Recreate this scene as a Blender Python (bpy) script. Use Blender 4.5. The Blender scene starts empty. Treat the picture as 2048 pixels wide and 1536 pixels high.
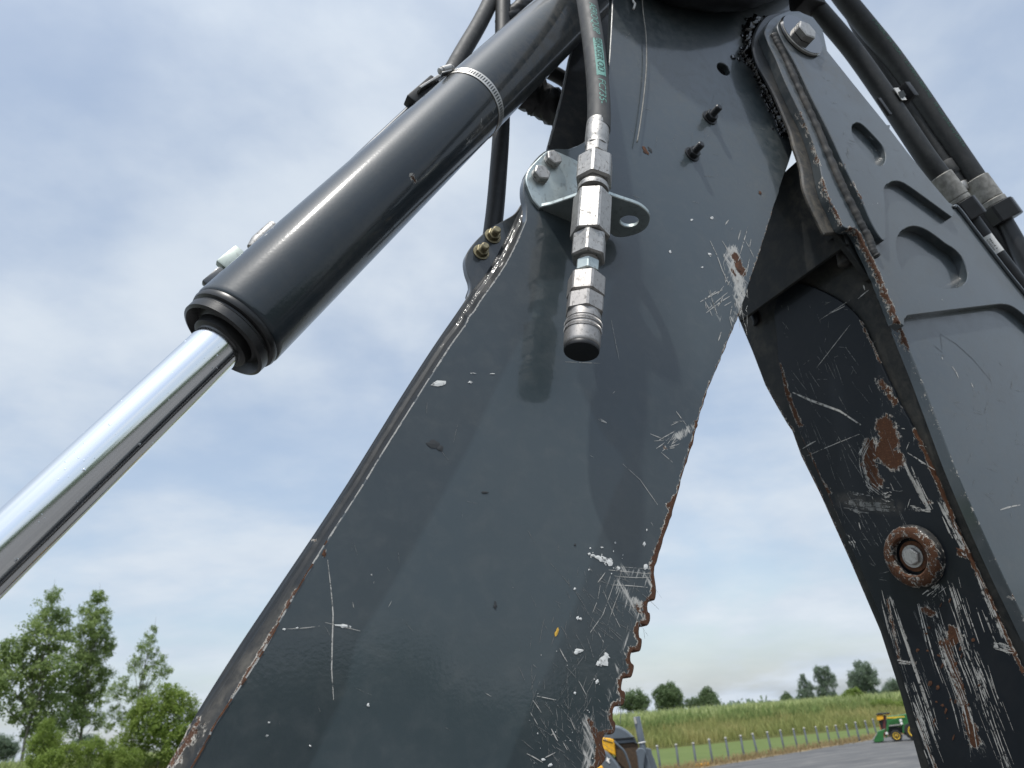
import bpy, bmesh, math, random
import numpy as np
from mathutils import Vector, Matrix, noise
from mathutils.geometry import delaunay_2d_cdt

rng = random.Random(7)
nrng = np.random.default_rng(11)
S = bpy.context.scene
COL = S.collection

# ------------------------------------------------------------------ camera
W, H, F = 2048.0, 1536.0, 1450.0
PITCH, ROLL = math.radians(25.4), math.radians(-4.7)
CAM = Vector((0.0, 0.0, 1.9))
def _rot(yaw):
    return Matrix.Rotation(yaw, 3, 'Z') @ Matrix.Rotation(math.pi / 2 + PITCH, 3, 'X') @ Matrix.Rotation(ROLL, 3, 'Z')
YAW = math.radians(-27.0)
R = _rot(YAW)
cam_d = bpy.data.cameras.new('camera')
cam_d.sensor_width = 36.0
cam_d.lens = 36.0 * F / W
cam_d.clip_start = 0.02
cam_d.clip_end = 6000
cam_d.dof.use_dof = True
cam_d.dof.focus_distance = 1.05
cam_d.dof.aperture_fstop = 9.0
cam = bpy.data.objects.new('camera', cam_d)
COL.objects.link(cam)
cam.matrix_world = Matrix.Translation(CAM) @ R.to_4x4()
S.camera = cam
RI = R.transposed()

# ------------------------------------------------------------------ sky and sun
TRAVEL = Vector((0.30, 0.34, -1.0)).normalized()          # the way the sunlight travels
SUN = -TRAVEL
world = bpy.data.worlds.new('World'); S.world = world; world.use_nodes = True
wn, wl = world.node_tree.nodes, world.node_tree.links
wn.clear()
def wnode(t, **kw):
    n = wn.new(t)
    for k, v in kw.items(): setattr(n, k, v)
    return n
sky = wnode('ShaderNodeTexSky', sky_type='NISHITA', sun_disc=False)
sky.sun_elevation = math.asin(SUN.z); sky.sun_rotation = math.atan2(SUN.x, SUN.y)
sky.air_density = 1.2; sky.dust_density = 2.0; sky.ozone_density = 1.2
tc = wnode('ShaderNodeTexCoord')
sep = wnode('ShaderNodeSeparateXYZ'); wl.new(tc.outputs['Generated'], sep.inputs[0])
zz = wnode('ShaderNodeMath', operation='MAXIMUM'); wl.new(sep.outputs['Z'], zz.inputs[0]); zz.inputs[1].default_value = 0.0
za = wnode('ShaderNodeMath', operation='ADD'); wl.new(zz.outputs[0], za.inputs[0]); za.inputs[1].default_value = 0.24
dx = wnode('ShaderNodeMath', operation='DIVIDE'); wl.new(sep.outputs['X'], dx.inputs[0]); wl.new(za.outputs[0], dx.inputs[1])
dy = wnode('ShaderNodeMath', operation='DIVIDE'); wl.new(sep.outputs['Y'], dy.inputs[0]); wl.new(za.outputs[0], dy.inputs[1])
cmb = wnode('ShaderNodeCombineXYZ'); wl.new(dx.outputs[0], cmb.inputs[0]); wl.new(dy.outputs[0], cmb.inputs[1])
n1 = wnode('ShaderNodeTexNoise'); n1.inputs['Scale'].default_value = 1.35; n1.inputs['Detail'].default_value = 6.0
n1.inputs['Roughness'].default_value = 0.52; n1.inputs['Distortion'].default_value = 0.35
wl.new(cmb.outputs[0], n1.inputs['Vector'])
n2 = wnode('ShaderNodeTexNoise'); n2.inputs['Scale'].default_value = 2.0; n2.inputs['Detail'].default_value = 7.0
n2.inputs['Roughness'].default_value = 0.55
mp = wnode('ShaderNodeMapping'); mp.inputs['Rotation'].default_value = (0, 0, 0.6); mp.inputs['Scale'].default_value = (1.0, 1.15, 1.0)
mp.inputs['Location'].default_value = (3.1, 1.7, 0)
wl.new(cmb.outputs[0], mp.inputs[0]); wl.new(mp.outputs[0], n2.inputs['Vector'])
mxn = wnode('ShaderNodeMix', data_type='FLOAT'); mxn.inputs[0].default_value = 0.36
wl.new(n1.outputs[0], mxn.inputs[2]); wl.new(n2.outputs[0], mxn.inputs[3])
cr = wnode('ShaderNodeMapRange', interpolation_type='SMOOTHSTEP')
cr.inputs[1].default_value = 0.40; cr.inputs[2].default_value = 0.60; cr.inputs[3].default_value = 0.52; cr.inputs[4].default_value = 0.96
wl.new(mxn.outputs[0], cr.inputs[0])
# thin cloud brightness: pale grey to white
cb = wnode('ShaderNodeMapRange'); cb.inputs[1].default_value = 0.35; cb.inputs[2].default_value = 0.72
cb.inputs[3].default_value = 0.0; cb.inputs[4].default_value = 1.0
wl.new(n2.outputs[0], cb.inputs[0])
cmix = wnode('ShaderNodeMix', data_type='RGBA')
cmix.inputs[6].default_value = (3.25, 3.78, 4.50, 1); cmix.inputs[7].default_value = (4.25, 4.64, 5.08, 1)
wl.new(cb.outputs[0], cmix.inputs[0])
# thin cloud scatters sunlight forward: brighter towards the sun
dt = wnode('ShaderNodeVectorMath', operation='DOT_PRODUCT'); wl.new(tc.outputs['Generated'], dt.inputs[0]); dt.inputs[1].default_value = SUN
dm_ = wnode('ShaderNodeMath', operation='MAXIMUM'); wl.new(dt.outputs['Value'], dm_.inputs[0]); dm_.inputs[1].default_value = 0.0
dp = wnode('ShaderNodeMath', operation='POWER'); wl.new(dm_.outputs[0], dp.inputs[0]); dp.inputs[1].default_value = 4.0
da = wnode('ShaderNodeMath', operation='MULTIPLY_ADD'); wl.new(dp.outputs[0], da.inputs[0]); da.inputs[1].default_value = 1.1; da.inputs[2].default_value = 1.0
cml = wnode('ShaderNodeVectorMath', operation='SCALE'); wl.new(cmix.outputs[2], cml.inputs[0]); wl.new(da.outputs[0], cml.inputs['Scale'])
smix = wnode('ShaderNodeMix', data_type='RGBA')
wl.new(cr.outputs[0], smix.inputs[0]); wl.new(sky.outputs[0], smix.inputs[6]); wl.new(cml.outputs[0], smix.inputs[7])
bg = wnode('ShaderNodeBackground'); bg.inputs['Strength'].default_value = 0.15
wl.new(smix.outputs[2], bg.inputs['Color'])
wo = wnode('ShaderNodeOutputWorld'); wl.new(bg.outputs[0], wo.inputs['Surface'])

sl = bpy.data.lights.new('sun', 'SUN'); sl.energy = 2.7; sl.angle = math.radians(1.6); sl.color = (1.0, 0.965, 0.91)
so = bpy.data.objects.new('sun', sl); COL.objects.link(so)
so.rotation_euler = TRAVEL.to_track_quat('-Z', 'Y').to_euler(); so.location = (-4, -4, 8)

S.view_settings.view_transform = 'Standard'; S.view_settings.look = 'None'
S.view_settings.exposure = 0.22; S.view_settings.gamma = 1.0; S.view_settings.use_curve_mapping = False
S.render.engine = 'CYCLES'
S.cycles.use_denoising = True
S.cycles.max_bounces = 8
S.cycles.caustics_reflective = False; S.cycles.caustics_refractive = False

# ------------------------------------------------------------------ geometry helpers
def ray(u, v):
    return R @ Vector(((u - W / 2) / F, -(v - H / 2) / F, -1.0))
class Plane:
    def __init__(s, p, n, e1=None):
        s.p = Vector(p); s.n = Vector(n).normalized()
        if e1 is None:
            e1 = Vector((1, 0, 0)) if abs(s.n.x) < 0.9 else Vector((0, 1, 0))
        s.e1 = (Vector(e1) - s.n * s.n.dot(Vector(e1))).normalized()
        s.e2 = s.n.cross(s.e1).normalized()
    def hit(s, u, v):
        d = ray(u, v)
        return CAM + d * ((s.p - CAM).dot(s.n) / d.dot(s.n))
    def uv(s, p):
        q = p - s.p
        return (q.dot(s.e1), q.dot(s.e2))
    def at(s, a, b, h=0.0):
        return s.p + s.e1 * a + s.e2 * b + s.n * h
    def px2(s, u, v):
        return s.uv(s.hit(u, v))
    def lift(s, h):
        return Plane(s.p + s.n * h, s.n, s.e1)
def PY(y): return Plane((0, y, 0), (0, -1, 0))
GROUND = Plane((0, 0, 0), (0, 0, 1))
def proj(p):
    q = RI @ (Vector(p) - CAM)
    return (W / 2 + F * q.x / -q.z, H / 2 - F * q.y / -q.z)
def depth(p):
    return -(RI @ (Vector(p) - CAM)).z
def pxm(p, px):                                             # metres spanned by px pixels at p
    return px * depth(p) / F

def link(o, parent=None):
    COL.objects.link(o)
    if parent is not None:
        o.parent = parent
    return o
ORG = {}
def thing(name, label, cat, loc=(0, 0, 0), group=None):
    o = bpy.data.objects.new(name, None); o.empty_display_size = 0.05
    COL.objects.link(o); o.location = loc
    o['label'] = label; o['category'] = cat
    if group: o['group'] = group
    ORG[o.name] = Vector(loc)
    return o
def tag(o, label=None, cat=None, group=None, kind=None):
    if label: o['label'] = label
    if cat: o['category'] = cat
    if group: o['group'] = group
    if kind: o['kind'] = kind
    return o
def mk(name, verts, faces, mat, parent=None, smooth=False, attrs=None, loc=None, sharp=None):
    """One mesh object; verts are world points."""
    org = ORG[parent.name] if parent is not None else Vector(loc if loc is not None else (0, 0, 0))
    V = np.array([tuple(v) for v in verts], dtype=np.float64).reshape(-1, 3) - np.array(org)
    me = bpy.data.meshes.new(name)
    me.from_pydata(V.tolist(), [], [tuple(f) for f in faces])
    if smooth:
        me.polygons.foreach_set('use_smooth', [True] * len(me.polygons))
        if sharp: 
            me.set_sharp_from_angle(angle=math.radians(sharp))
    if attrs:
        for k, a in attrs.items():
            at = me.attributes.new(k, 'FLOAT', 'POINT')
            at.data.foreach_set('value', np.asarray(a, dtype=np.float32))
    me.update()
    o = bpy.data.objects.new(name, me)
    if mat is not None: me.materials.append(mat)
    COL.objects.link(o)
    if parent is not None:
        o.parent = parent
    else:
        o.location = org
    ORG[o.name] = org
    return o
class MB:
    def __init__(s): s.v = []; s.f = []
    def add(s, v, f):
        k = len(s.v); s.v += [tuple(x) for x in v]; s.f += [tuple(i + k for i in g) for g in f]
        return s
    def build(s, name, mat, parent=None, **kw):
        return mk(name, s.v, s.f, mat, parent, **kw)

def spline(pts, n=5, closed=False):
    P = [Vector(p) for p in pts]; out = []; N = len(P)
    rngi = range(N if closed else N - 1)
    for i in rngi:
        if closed: p0, p1, p2, p3 = P[(i - 1) % N], P[i], P[(i + 1) % N], P[(i + 2) % N]
        else:
            p1, p2 = P[i], P[i + 1]
            p0 = P[i - 1] if i > 0 else p1 * 2 - p2
            p3 = P[i + 2] if i + 2 < N else p2 * 2 - p1
        for k in range(n):
            t = k / n
            out.append(0.5 * ((2 * p1) + (p2 - p0) * t + (2 * p0 - 5 * p1 + 4 * p2 - p3) * t * t + (3 * p1 - p0 - 3 * p2 + p3) * t ** 3))
    if not closed: out.append(P[-1])
    return out
def sp2(pts, n=4, closed=False):
    return [(p.x, p.y) for p in spline([(a, b, 0) for a, b in pts], n, closed)]

def tube_frames(path):
    P = [Vector(p) for p in path]; fr = []
    nrm = None
    for i, p in enumerate(P):
        t = (P[min(i + 1, len(P) - 1)] - P[max(i - 1, 0)]).normalized()
        if nrm is None:
            hint = (CAM - p).normalized(); nrm = hint - t * t.dot(hint)
            if nrm.length < 0.1: nrm = Vector((1, 0, 0)) - t * t.x
        nrm = (nrm - t * t.dot(nrm)).normalized()
        fr.append((p, t, nrm, t.cross(nrm)))
    return fr
def tube_vf(path, r, seg=20, cap=True, rough=0.0):
    fr = tube_frames(path); v = []; f = []
    for i, (p, t, n, b) in enumerate(fr):
        rr = r[i] if isinstance(r, (list, tuple)) else r
        for k in range(seg):
            a = 2 * math.pi * k / seg
            q = rr * (1 + (rough * noise.noise(Vector((i * 0.9, k * 1.3, 3.3)) ) if rough else 0))
            v.append(p + (n * math.cos(a) + b * math.sin(a)) * q)
    for i in range(len(fr) - 1):
        for k in range(seg):
            k2 = (k + 1) % seg
            f.append((i * seg + k, i * seg + k2, (i + 1) * seg + k2, (i + 1) * seg + k))
    if cap:
        f.append(tuple(range(seg))[::-1]); f.append(tuple((len(fr) - 1) * seg + k for k in range(seg)))
    return v, f
def tube(name, path, r, mat, parent=None, seg=20, rough=0.0, **kw):
    v, f = tube_vf(path, r, seg, True, rough)
    return mk(name, v, f, mat, parent, smooth=True, sharp=50, **kw)
def frame_of(d, hint=(0, -1, 0)):
    d = Vector(d).normalized(); h = Vector(hint)
    if abs(d.dot(h)) > 0.97: h = Vector((1, 0, 0))
    n = (h - d * d.dot(h)).normalized()
    return d, n, d.cross(n)
def lathe_vf(prof, p0, d, seg=48, rot=0.0, ripple=None):
    d, n, b = frame_of(d); p0 = Vector(p0); v = []; f = []
    for i, (s, r) in enumerate(prof):
        for k in range(seg):
            a = 2 * math.pi * k / seg + rot
            rr = r * (ripple(i, k) if ripple else 1)
            v.append(p0 + d * s + (n * math.cos(a) + b * math.sin(a)) * rr)
    for i in range(len(prof) - 1):
        for k in range(seg):
            k2 = (k + 1) % seg
            f.append((i * seg + k, i * seg + k2, (i + 1) * seg + k2, (i + 1) * seg + k))
    f.append(tuple(range(seg))[::-1]); f.append(tuple((len(prof) - 1) * seg + k for k in range(seg)))
    return v, f
def lathe(name, prof, p0, d, mat, parent=None, seg=48, rot=0.0, sharp=35, **kw):
    v, f = lathe_vf(prof, p0, d, seg, rot)
    return mk(name, v, f, mat, parent, smooth=True, sharp=sharp, **kw)
def hexa_vf(p0, d, length, r, rot=0.0, ch=0.12):
    """Hexagonal nut: six flats, rounded corners, chamfered faces."""
    d, n, b = frame_of(d); p0 = Vector(p0); v = []; f = []
    ring = []
    for k in range(6):
        a = 2 * math.pi * k / 6 + rot
        for da in (-0.07, 0.07):
            ring.append((math.cos(a + da), math.sin(a + da)))
    m = len(ring)
    rows = [(0.0, 1 - ch), (ch * 0.55 * r, 1.0), (length - ch * 0.55 * r, 1.0), (length, 1 - ch)]
    for s, q in rows:
        for c, e in ring:
            v.append(p0 + d * s + (n * c + b * e) * r * q)
    for i in range(3):
        for k in range(m):
            k2 = (k + 1) % m
            f.append((i * m + k, i * m + k2, (i + 1) * m + k2, (i + 1) * m + k))
    f.append(tuple(range(m))[::-1]); f.append(tuple(3 * m + k for k in range(m)))
    return v, f
def hexa(name, p0, d, length, r, mat, parent=None, rot=0.0, ch=0.12, **kw):
    v, f = hexa_vf(p0, d, length, r, rot, ch)
    return mk(name, v, f, mat, parent, smooth=False, **kw)
def box_vf(c, ex, ey, ez, bev=0.0):
    """Box about c with half-extent vectors, bevelled edges."""
    c = Vector(c); ex, ey, ez = Vector(ex), Vector(ey), Vector(ez)
    bm = bmesh.new(); bmesh.ops.create_cube(bm, size=2.0)
    for w in bm.verts: w.co = ex * w.co.x + ey * w.co.y + ez * w.co.z
    if bev > 0: bmesh.ops.bevel(bm, geom=list(bm.edges), offset=bev, segments=2, affect='EDGES', profile=0.5)
    bmesh.ops.recalc_face_normals(bm, faces=bm.faces)
    bm.verts.index_update()
    v = [c + w.co for w in bm.verts]; f = [[w.index for w in g.verts] for g in bm.faces]
    bm.free(); return v, f
def box(name, c, ex, ey, ez, mat, parent=None, bev=0.0, **kw):
    v, f = box_vf(c, ex, ey, ez, bev)
    return mk(name, v, f, mat, parent, smooth=bev > 0, sharp=40, **kw)

def area2(p): return 0.5 * sum(p[i][0] * p[(i + 1) % len(p)][1] - p[(i + 1) % len(p)][0] * p[i][1] for i in range(len(p)))
def offset2(poly, d):
    """Inset a counter-clockwise polygon by d (negative d: outset)."""
    out = []; N = len(poly)
    for i in range(N):
        a, b, c = Vector(poly[i - 1]), Vector(poly[i]), Vector(poly[(i + 1) % N])
        t1, t2 = (b - a), (c - b)
        if t1.length < 1e-9: t1 = t2
        if t2.length < 1e-9: t2 = t1
        t1.normalize(); t2.normalize()
        n1_, n2_ = Vector((-t1.y, t1.x)), Vector((-t2.y, t2.x))
        m = n1_ + n2_
        if m.length < 1e-6: m = n1_
        m.normalize(); k = d / max(0.45, m.dot(n1_))
        out.append((b.x + m.x * k, b.y + m.y * k))
    return out
def inside(poly, x, y):
    px = np.array([p[0] for p in poly]); py = np.array([p[1] for p in poly])
    c = np.zeros(x.shape, dtype=bool); j = len(poly) - 1
    for i in range(len(poly)):
        cond = ((py[i] > y) != (py[j] > y))
        with np.errstate(divide='ignore', invalid='ignore'):
            xi = (px[j] - px[i]) * (y - py[i]) / (py[j] - py[i]) + px[i]
        c ^= cond & (x < xi); j = i
    return c
def seg_dist(x, y, pts):
    d = np.full(x.shape, 1e9)
    for (ax, ay), (bx, by) in zip(pts[:-1], pts[1:]):
        dx_, dy_ = bx - ax, by - ay; L = dx_ * dx_ + dy_ * dy_ + 1e-12
        t = np.clip(((x - ax) * dx_ + (y - ay) * dy_) / L, 0, 1)
        d = np.minimum(d, np.hypot(x - ax - t * dx_, y - ay - t * dy_))
    return d
def proj_np(P):
    q = (P - np.array(CAM)) @ np.array(R)
    return W / 2 + F * q[:, 0] / -q[:, 2], H / 2 - F * q[:, 1] / -q[:, 2]
def plate(name, pl, outline, thick, mat, parent=None, holes=(), bev=0.0012, grid=None, field=None, hole_depth=None, smooth_edge=True, px=True):
    """A solid plate cut to an outline on plane pl (front face on pl, body behind it) with a chamfered edge, through holes and, when
    grid is given, a fine front mesh that carries wear and painted-light attributes from field(u, v)."""
    o2 = [pl.px2(u, v) for u, v in outline] if px else list(outline)
    if area2(o2) < 0: o2 = o2[::-1]
    hs = []
    for h in holes:
        h2 = [pl.px2(u, v) for u, v in h] if px else list(h)
        if area2(h2) > 0: h2 = h2[::-1]
        hs.append(h2)
    loops = [o2] + hs
    V = []; Fc = []
    inner_idx = []; tri_pts = []; edges = []
    for lp in loops:
        inn = offset2(lp, bev); n = len(lp); k = len(V)
        for a, b in inn: V.append(pl.at(a, b, 0))
        for a, b in lp: V.append(pl.at(a, b, -bev))
        for a, b in lp: V.append(pl.at(a, b, -thick))
        for i in range(n):
            j = (i + 1) % n
            Fc.append((k + n + i, k + n + j, k + j, k + i))
            Fc.append((k + 2 * n + i, k + 2 * n + j, k + n + j, k + n + i))
        b0 = len(tri_pts)
        for i, q in enumerate(inn):
            tri_pts.append(Vector(q)); inner_idx.append(k + i); edges.append((b0 + i, b0 + (i + 1) % n))
    nb = len(tri_pts)
    if grid:
        xs = [p[0] for p in o2]; ys = [p[1] for p in o2]
        gx, gy = np.meshgrid(np.arange(min(xs), max(xs), grid), np.arange(min(ys), max(ys), grid * 0.87))
        gx = gx + (np.arange(gx.shape[0])[:, None] % 2) * grid * 0.5
        gx = gx.ravel(); gy = gy.ravel()
        P = np.array(pl.p)[None] + gx[:, None] * np.array(pl.e1) + gy[:, None] * np.array(pl.e2)
        uu, vv = proj_np(P)
        keep = (uu > -40) & (uu < 2090) & (vv > -40) & (vv < 1580) & inside(offset2(o2, bev + grid * 0.35), gx, gy)
        for h in hs: keep &= ~inside(offset2(h, bev + grid * 0.35), gx, gy)
        for a, b in zip(gx[keep], gy[keep]):
            tri_pts.append(Vector((a, b))); inner_idx.append(len(V)); V.append(pl.at(a, b, 0))
    res = delaunay_2d_cdt(tri_pts, edges, [], 0, 1e-9)
    vo, fo, ov = res[0], res[2], res[3]
    mp_ = []
    for i in range(len(vo)):
        if ov[i]: mp_.append(inner_idx[ov[i][0]])
        else:
            mp_.append(len(V)); V.append(pl.at(vo[i].x, vo[i].y, 0))
    cx = np.array([(vo[a].x + vo[b].x + vo[c].x) / 3 for a, b, c in fo]); cy = np.array([(vo[a].y + vo[b].y + vo[c].y) / 3 for a, b, c in fo])
    ok = inside(offset2(o2, bev), cx, cy)
    for h in hs: ok &= ~inside(offset2(h, bev), cx, cy)
    for (a, b, c), k in zip(fo, ok):
        if k: Fc.append((mp_[a], mp_[b], mp_[c]))
    # back face
    res = delaunay_2d_cdt([Vector(q) for lp in loops for q in lp], [], [[*range(len(o2))]] if not hs else [], 1 if not hs else 0, 1e-9)
    if not hs:
        k = len(V)
        for q in res[0]: V.append(pl.at(q.x, q.y, -thick))
        for g in res[2]: Fc.append(tuple(k + i for i in g[::-1]))
    attrs = None
    if field is not None:
        A = np.array([tuple(p) for p in V])
        uu, vv = proj_np(A)
        attrs = field(uu, vv)
    o = mk(name, V, Fc, mat, parent, smooth=True, attrs=attrs)
    o.data.set_sharp_from_angle(angle=math.radians(25))
    return o
def circ(cx, cy, rx, ry=None, n=24, rot=0.0):
    ry = rx if ry is None else ry; o = []
    for k in range(n):
        a = 2 * math.pi * k / n
        x, y = rx * math.cos(a), ry * math.sin(a)
        o.append((cx + x * math.cos(rot) - y * math.sin(rot), cy + x * math.sin(rot) + y * math.cos(rot)))
    return o

# ------------------------------------------------------------------ materials
class NT:
    def __init__(s, name):
        s.m = bpy.data.materials.new(name); s.m.use_nodes = True
        s.t = s.m.node_tree; s.n = s.t.nodes; s.l = s.t.links
        s.b = s.n['Principled BSDF']
    def new(s, t, **kw):
        n = s.n.new(t)
        for k, v in kw.items(): setattr(n, k, v)
        return n
    def tex(s): 
        if not hasattr(s, '_tc'): s._tc = s.new('ShaderNodeTexCoord')
        return s._tc.outputs['Object']
    def noise(s, scale, detail=3.0, rough=0.5, dist=0.0, vec=None, stretch=None, rot=None):
        v = vec or s.tex()
        if stretch:
            m = s.new('ShaderNodeMapping'); m.inputs['Scale'].default_value = stretch
            if rot:
                m0 = s.new('ShaderNodeMapping'); m0.inputs['Rotation'].default_value = rot
                s.l.new(v, m0.inputs[0]); v = m0.outputs[0]
            s.l.new(v, m.inputs[0]); v = m.outputs[0]
        n = s.new('ShaderNodeTexNoise'); s.l.new(v, n.inputs['Vector'])
        n.inputs['Scale'].default_value = scale; n.inputs['Detail'].default_value = detail
        n.inputs['Roughness'].default_value = rough; n.inputs['Distortion'].default_value = dist
        return n.outputs[0]
    def ramp(s, x, a, b, lo=0.0, hi=1.0, smooth=True):
        n = s.new('ShaderNodeMapRange', interpolation_type='SMOOTHSTEP' if smooth else 'LINEAR')
        s.l.new(x, n.inputs[0])
        for i, q in zip((1, 2, 3, 4), (a, b, lo, hi)): n.inputs[i].default_value = q
        return n.outputs[0]
    def math(s, op, a, b=None, clamp=False):
        n = s.new('ShaderNodeMath', operation=op, use_clamp=clamp)
        for i, q in enumerate((a, b)):
            if q is None: continue
            if isinstance(q, (int, float)): n.inputs[i].default_value = q
            else: s.l.new(q, n.inputs[i])
        return n.outputs[0]
    def mix(s, f, a, b):
        n = s.new('ShaderNodeMix', data_type='RGBA')
        if isinstance(f, (int, float)): n.inputs[0].default_value = f
        else: s.l.new(f, n.inputs[0])
        for i, q in ((6, a), (7, b)):
            if isinstance(q, tuple): n.inputs[i].default_value = (*q, 1)
            else: s.l.new(q, n.inputs[i])
        return n.outputs[2]
    def mixf(s, f, a, b):
        n = s.new('ShaderNodeMix', data_type='FLOAT')
        if isinstance(f, (int, float)): n.inputs[0].default_value = f
        else: s.l.new(f, n.inputs[0])
        for i, q in ((2, a), (3, b)):
            if isinstance(q, (int, float)): n.inputs[i].default_value = q
            else: s.l.new(q, n.inputs[i])
        return n.outputs[0]
    def attr(s, name):
        n = s.new('ShaderNodeAttribute', attribute_name=name); return n.outputs['Fac']
    def bump(s, h, strength=0.2, dist=0.001, prev=None):
        n = s.new('ShaderNodeBump'); n.inputs['Strength'].default_value = strength; n.inputs['Distance'].default_value = dist
        s.l.new(h, n.inputs['Height'])
        if prev is not None: s.l.new(prev, n.inputs['Normal'])
        return n.outputs[0]
    def set(s, **kw):
        for k, v in kw.items():
            i = s.b.inputs[k.replace('_', ' ')]
            if isinstance(v, (int, float)): i.default_value = v
            elif isinstance(v, tuple): i.default_value = (*v, 1) if len(v) == 3 else v
            else: s.l.new(v, i)
        return s

def paint_mat(name, base=(0.052, 0.064, 0.074), dusty=0.3, rough=0.36, coat=0.8, worn=True, spot=0.5, dustcol=(0.17, 0.155, 0.13), streak=(0.42, -0.5), spec=0.35, crough=0.07):
    t = NT(name)
    big = t.noise(5.0, 4, 0.55); fine = t.noise(160, 3, 0.6); mid = t.noise(32, 4, 0.6, 0.3)
    col = t.mix(t.ramp(big, 0.3, 0.7), tuple(c * 0.90 for c in base), tuple(c * 1.10 for c in base))
    if worn:
        col = t.mix(t.math('MULTIPLY', t.attr('painted_light'), 0.75), col, tuple(c * 1.75 for c in base))  # reflected light painted in as a paler base colour
    # dust film, thicker where the dust attribute says so
    film = t.math('MULTIPLY', t.ramp(mid, 0.40, 0.85), dusty)
    if worn:
        film = t.math('ADD', film, t.math('MULTIPLY', t.attr('dust'), t.ramp(t.noise(60, 5, 0.65, 0.5), 0.25, 0.75)), clamp=True)
    col = t.mix(film, col, dustcol)
    rg = t.mixf(film, rough, 0.75)
    # small pale specks
    vo = t.new('ShaderNodeTexVoronoi'); vo.inputs['Scale'].default_value = 70.0; t.l.new(t.tex(), vo.inputs['Vector'])
    sp_ = t.math('MULTIPLY', t.ramp(vo.outputs['Distance'], 0.045, 0.02), t.math('GREATER_THAN', t.noise(9, 2, 0.5), 0.60))
    sp_ = t.math('MULTIPLY', sp_, spot)
    col = t.mix(sp_, col, (0.45, 0.46, 0.45))
    ct = t.math('MULTIPLY', t.math('SUBTRACT', 1.0, film), coat)
    met = 0.0
    hgt = t.math('MULTIPLY', t.noise(420, 2, 0.5), 0.35)
    peel = t.bump(t.noise(210, 2, 0.5), 0.14, 0.0006)
    if worn:
        # bare, scuffed primer: streaky
        ang = t.noise(120, 5, 0.7, 0.0, stretch=(1.0, 1.0, 0.10), rot=(0, streak[0], 0))
        ang2 = t.noise(240, 4, 0.7, 0.0, stretch=(1.0, 1.0, 0.07), rot=(0, streak[1], 0))
        st = t.math('MAXIMUM', ang, ang2)
        b_ = t.math('ADD', t.attr('bare'), t.math('MULTIPLY', t.math('SUBTRACT', st, 0.58), 2.8))
        bf = t.math('MULTIPLY', t.ramp(b_, 0.40, 0.72), t.ramp(t.attr('bare'), 0.02, 0.2))
        col = t.mix(bf, col, t.mix(fine, (0.30, 0.30, 0.28), (0.60, 0.58, 0.54)))
        ct = t.math('MULTIPLY', ct, t.math('SUBTRACT', 1.0, bf))
        r_ = t.math('ADD', t.attr('rust'), t.math('ADD', t.math('MULTIPLY', t.math('SUBTRACT', t.noise(75, 3, 0.6, 0.8), 0.5), 1.3), t.math('MULTIPLY', t.math('SUBTRACT', t.noise(300, 4, 0.7, 0.6), 0.5), 0.9)))
        halo = t.math('MULTIPLY', t.ramp(t.math('ADD', r_, t.math('MULTIPLY', t.math('SUBTRACT', st, 0.56), 1.5)), 0.33, 0.50), t.ramp(t.attr('rust'), 0.03, 0.2))
        col = t.mix(halo, col, t.mix(fine, (0.42, 0.38, 0.32), (0.62, 0.60, 0.55)))
        rf = t.math('MULTIPLY', t.ramp(r_, 0.46, 0.56), t.ramp(t.attr('rust'), 0.03, 0.2))
        rc = t.mix(t.noise(95, 5, 0.7), (0.050, 0.024, 0.014), (0.105, 0.046, 0.024))
        rc = t.mix(t.ramp(t.noise(300, 3, 0.6), 0.55, 0.8), rc, (0.20, 0.10, 0.045))
        col = t.mix(rf, col, rc)
        ct = t.math('MULTIPLY', ct, t.math('SUBTRACT', 1.0, t.math('MAXIMUM', halo, rf)))
        rg = t.mixf(t.math('MAXIMUM', halo, rf), rg, 0.85)
        wear = t.math('ADD', t.math('MULTIPLY', t.noise(300, 4, 0.7), rf), t.math('MULTIPLY', halo, -0.5))
        nb_ = t.bump(wear, 0.6, 0.0015, peel)
        t.set(Normal=nb_)
    else:
        t.set(Normal=peel)
    t.set(Base_Color=col, Roughness=rg, Coat_Weight=ct, Coat_Roughness=crough)
    t.l.new(peel, t.b.inputs['Coat Normal'])
    t.b.inputs['Specular IOR Level'].default_value = spec
    return t.m
def plain(name, col, rough=0.6, metal=0.0, vary=0.15, scale=40, bump=0.0, col2=None, coat=0.0, bscale=None):
    t = NT(name)
    n = t.noise(scale, 4, 0.6)
    c2 = col2 or tuple(c * (1 + vary) for c in col)
    c1 = tuple(c * (1 - vary) for c in col) if col2 is None else col
    t.set(Base_Color=t.mix(t.ramp(n, 0.3, 0.7), c1, c2), Roughness=t.mixf(n, rough * 0.85, min(1.0, rough * 1.15)), Metallic=metal)
    if coat: t.set(Coat_Weight=coat, Coat_Roughness=0.1)
    if bump: t.set(Normal=t.bump(t.noise(bscale or scale * 4, 4, 0.65), bump, 0.001))
    return t.m
def zinc_mat(name, a=(0.50, 0.50, 0.48), b=(0.70, 0.70, 0.68), dirt=0.35, rough=0.38, scale=60.0):
    t = NT(name)
    n = t.noise(scale, 5, 0.65, 0.4); d = t.noise(scale * 2.2, 5, 0.7, 0.8, stretch=(1, 1, 0.6))
    col = t.mix(n, a, b)
    df = t.math('MULTIPLY', t.ramp(d, 0.52, 0.66), dirt)
    col = t.mix(df, col, (0.10, 0.09, 0.08))
    t.set(Base_Color=col, Metallic=t.mixf(df, 0.85, 0.2), Roughness=t.mixf(n, rough * 0.8, rough * 1.25), Normal=t.bump(d, 0.12, 0.0006))
    return t.m
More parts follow.
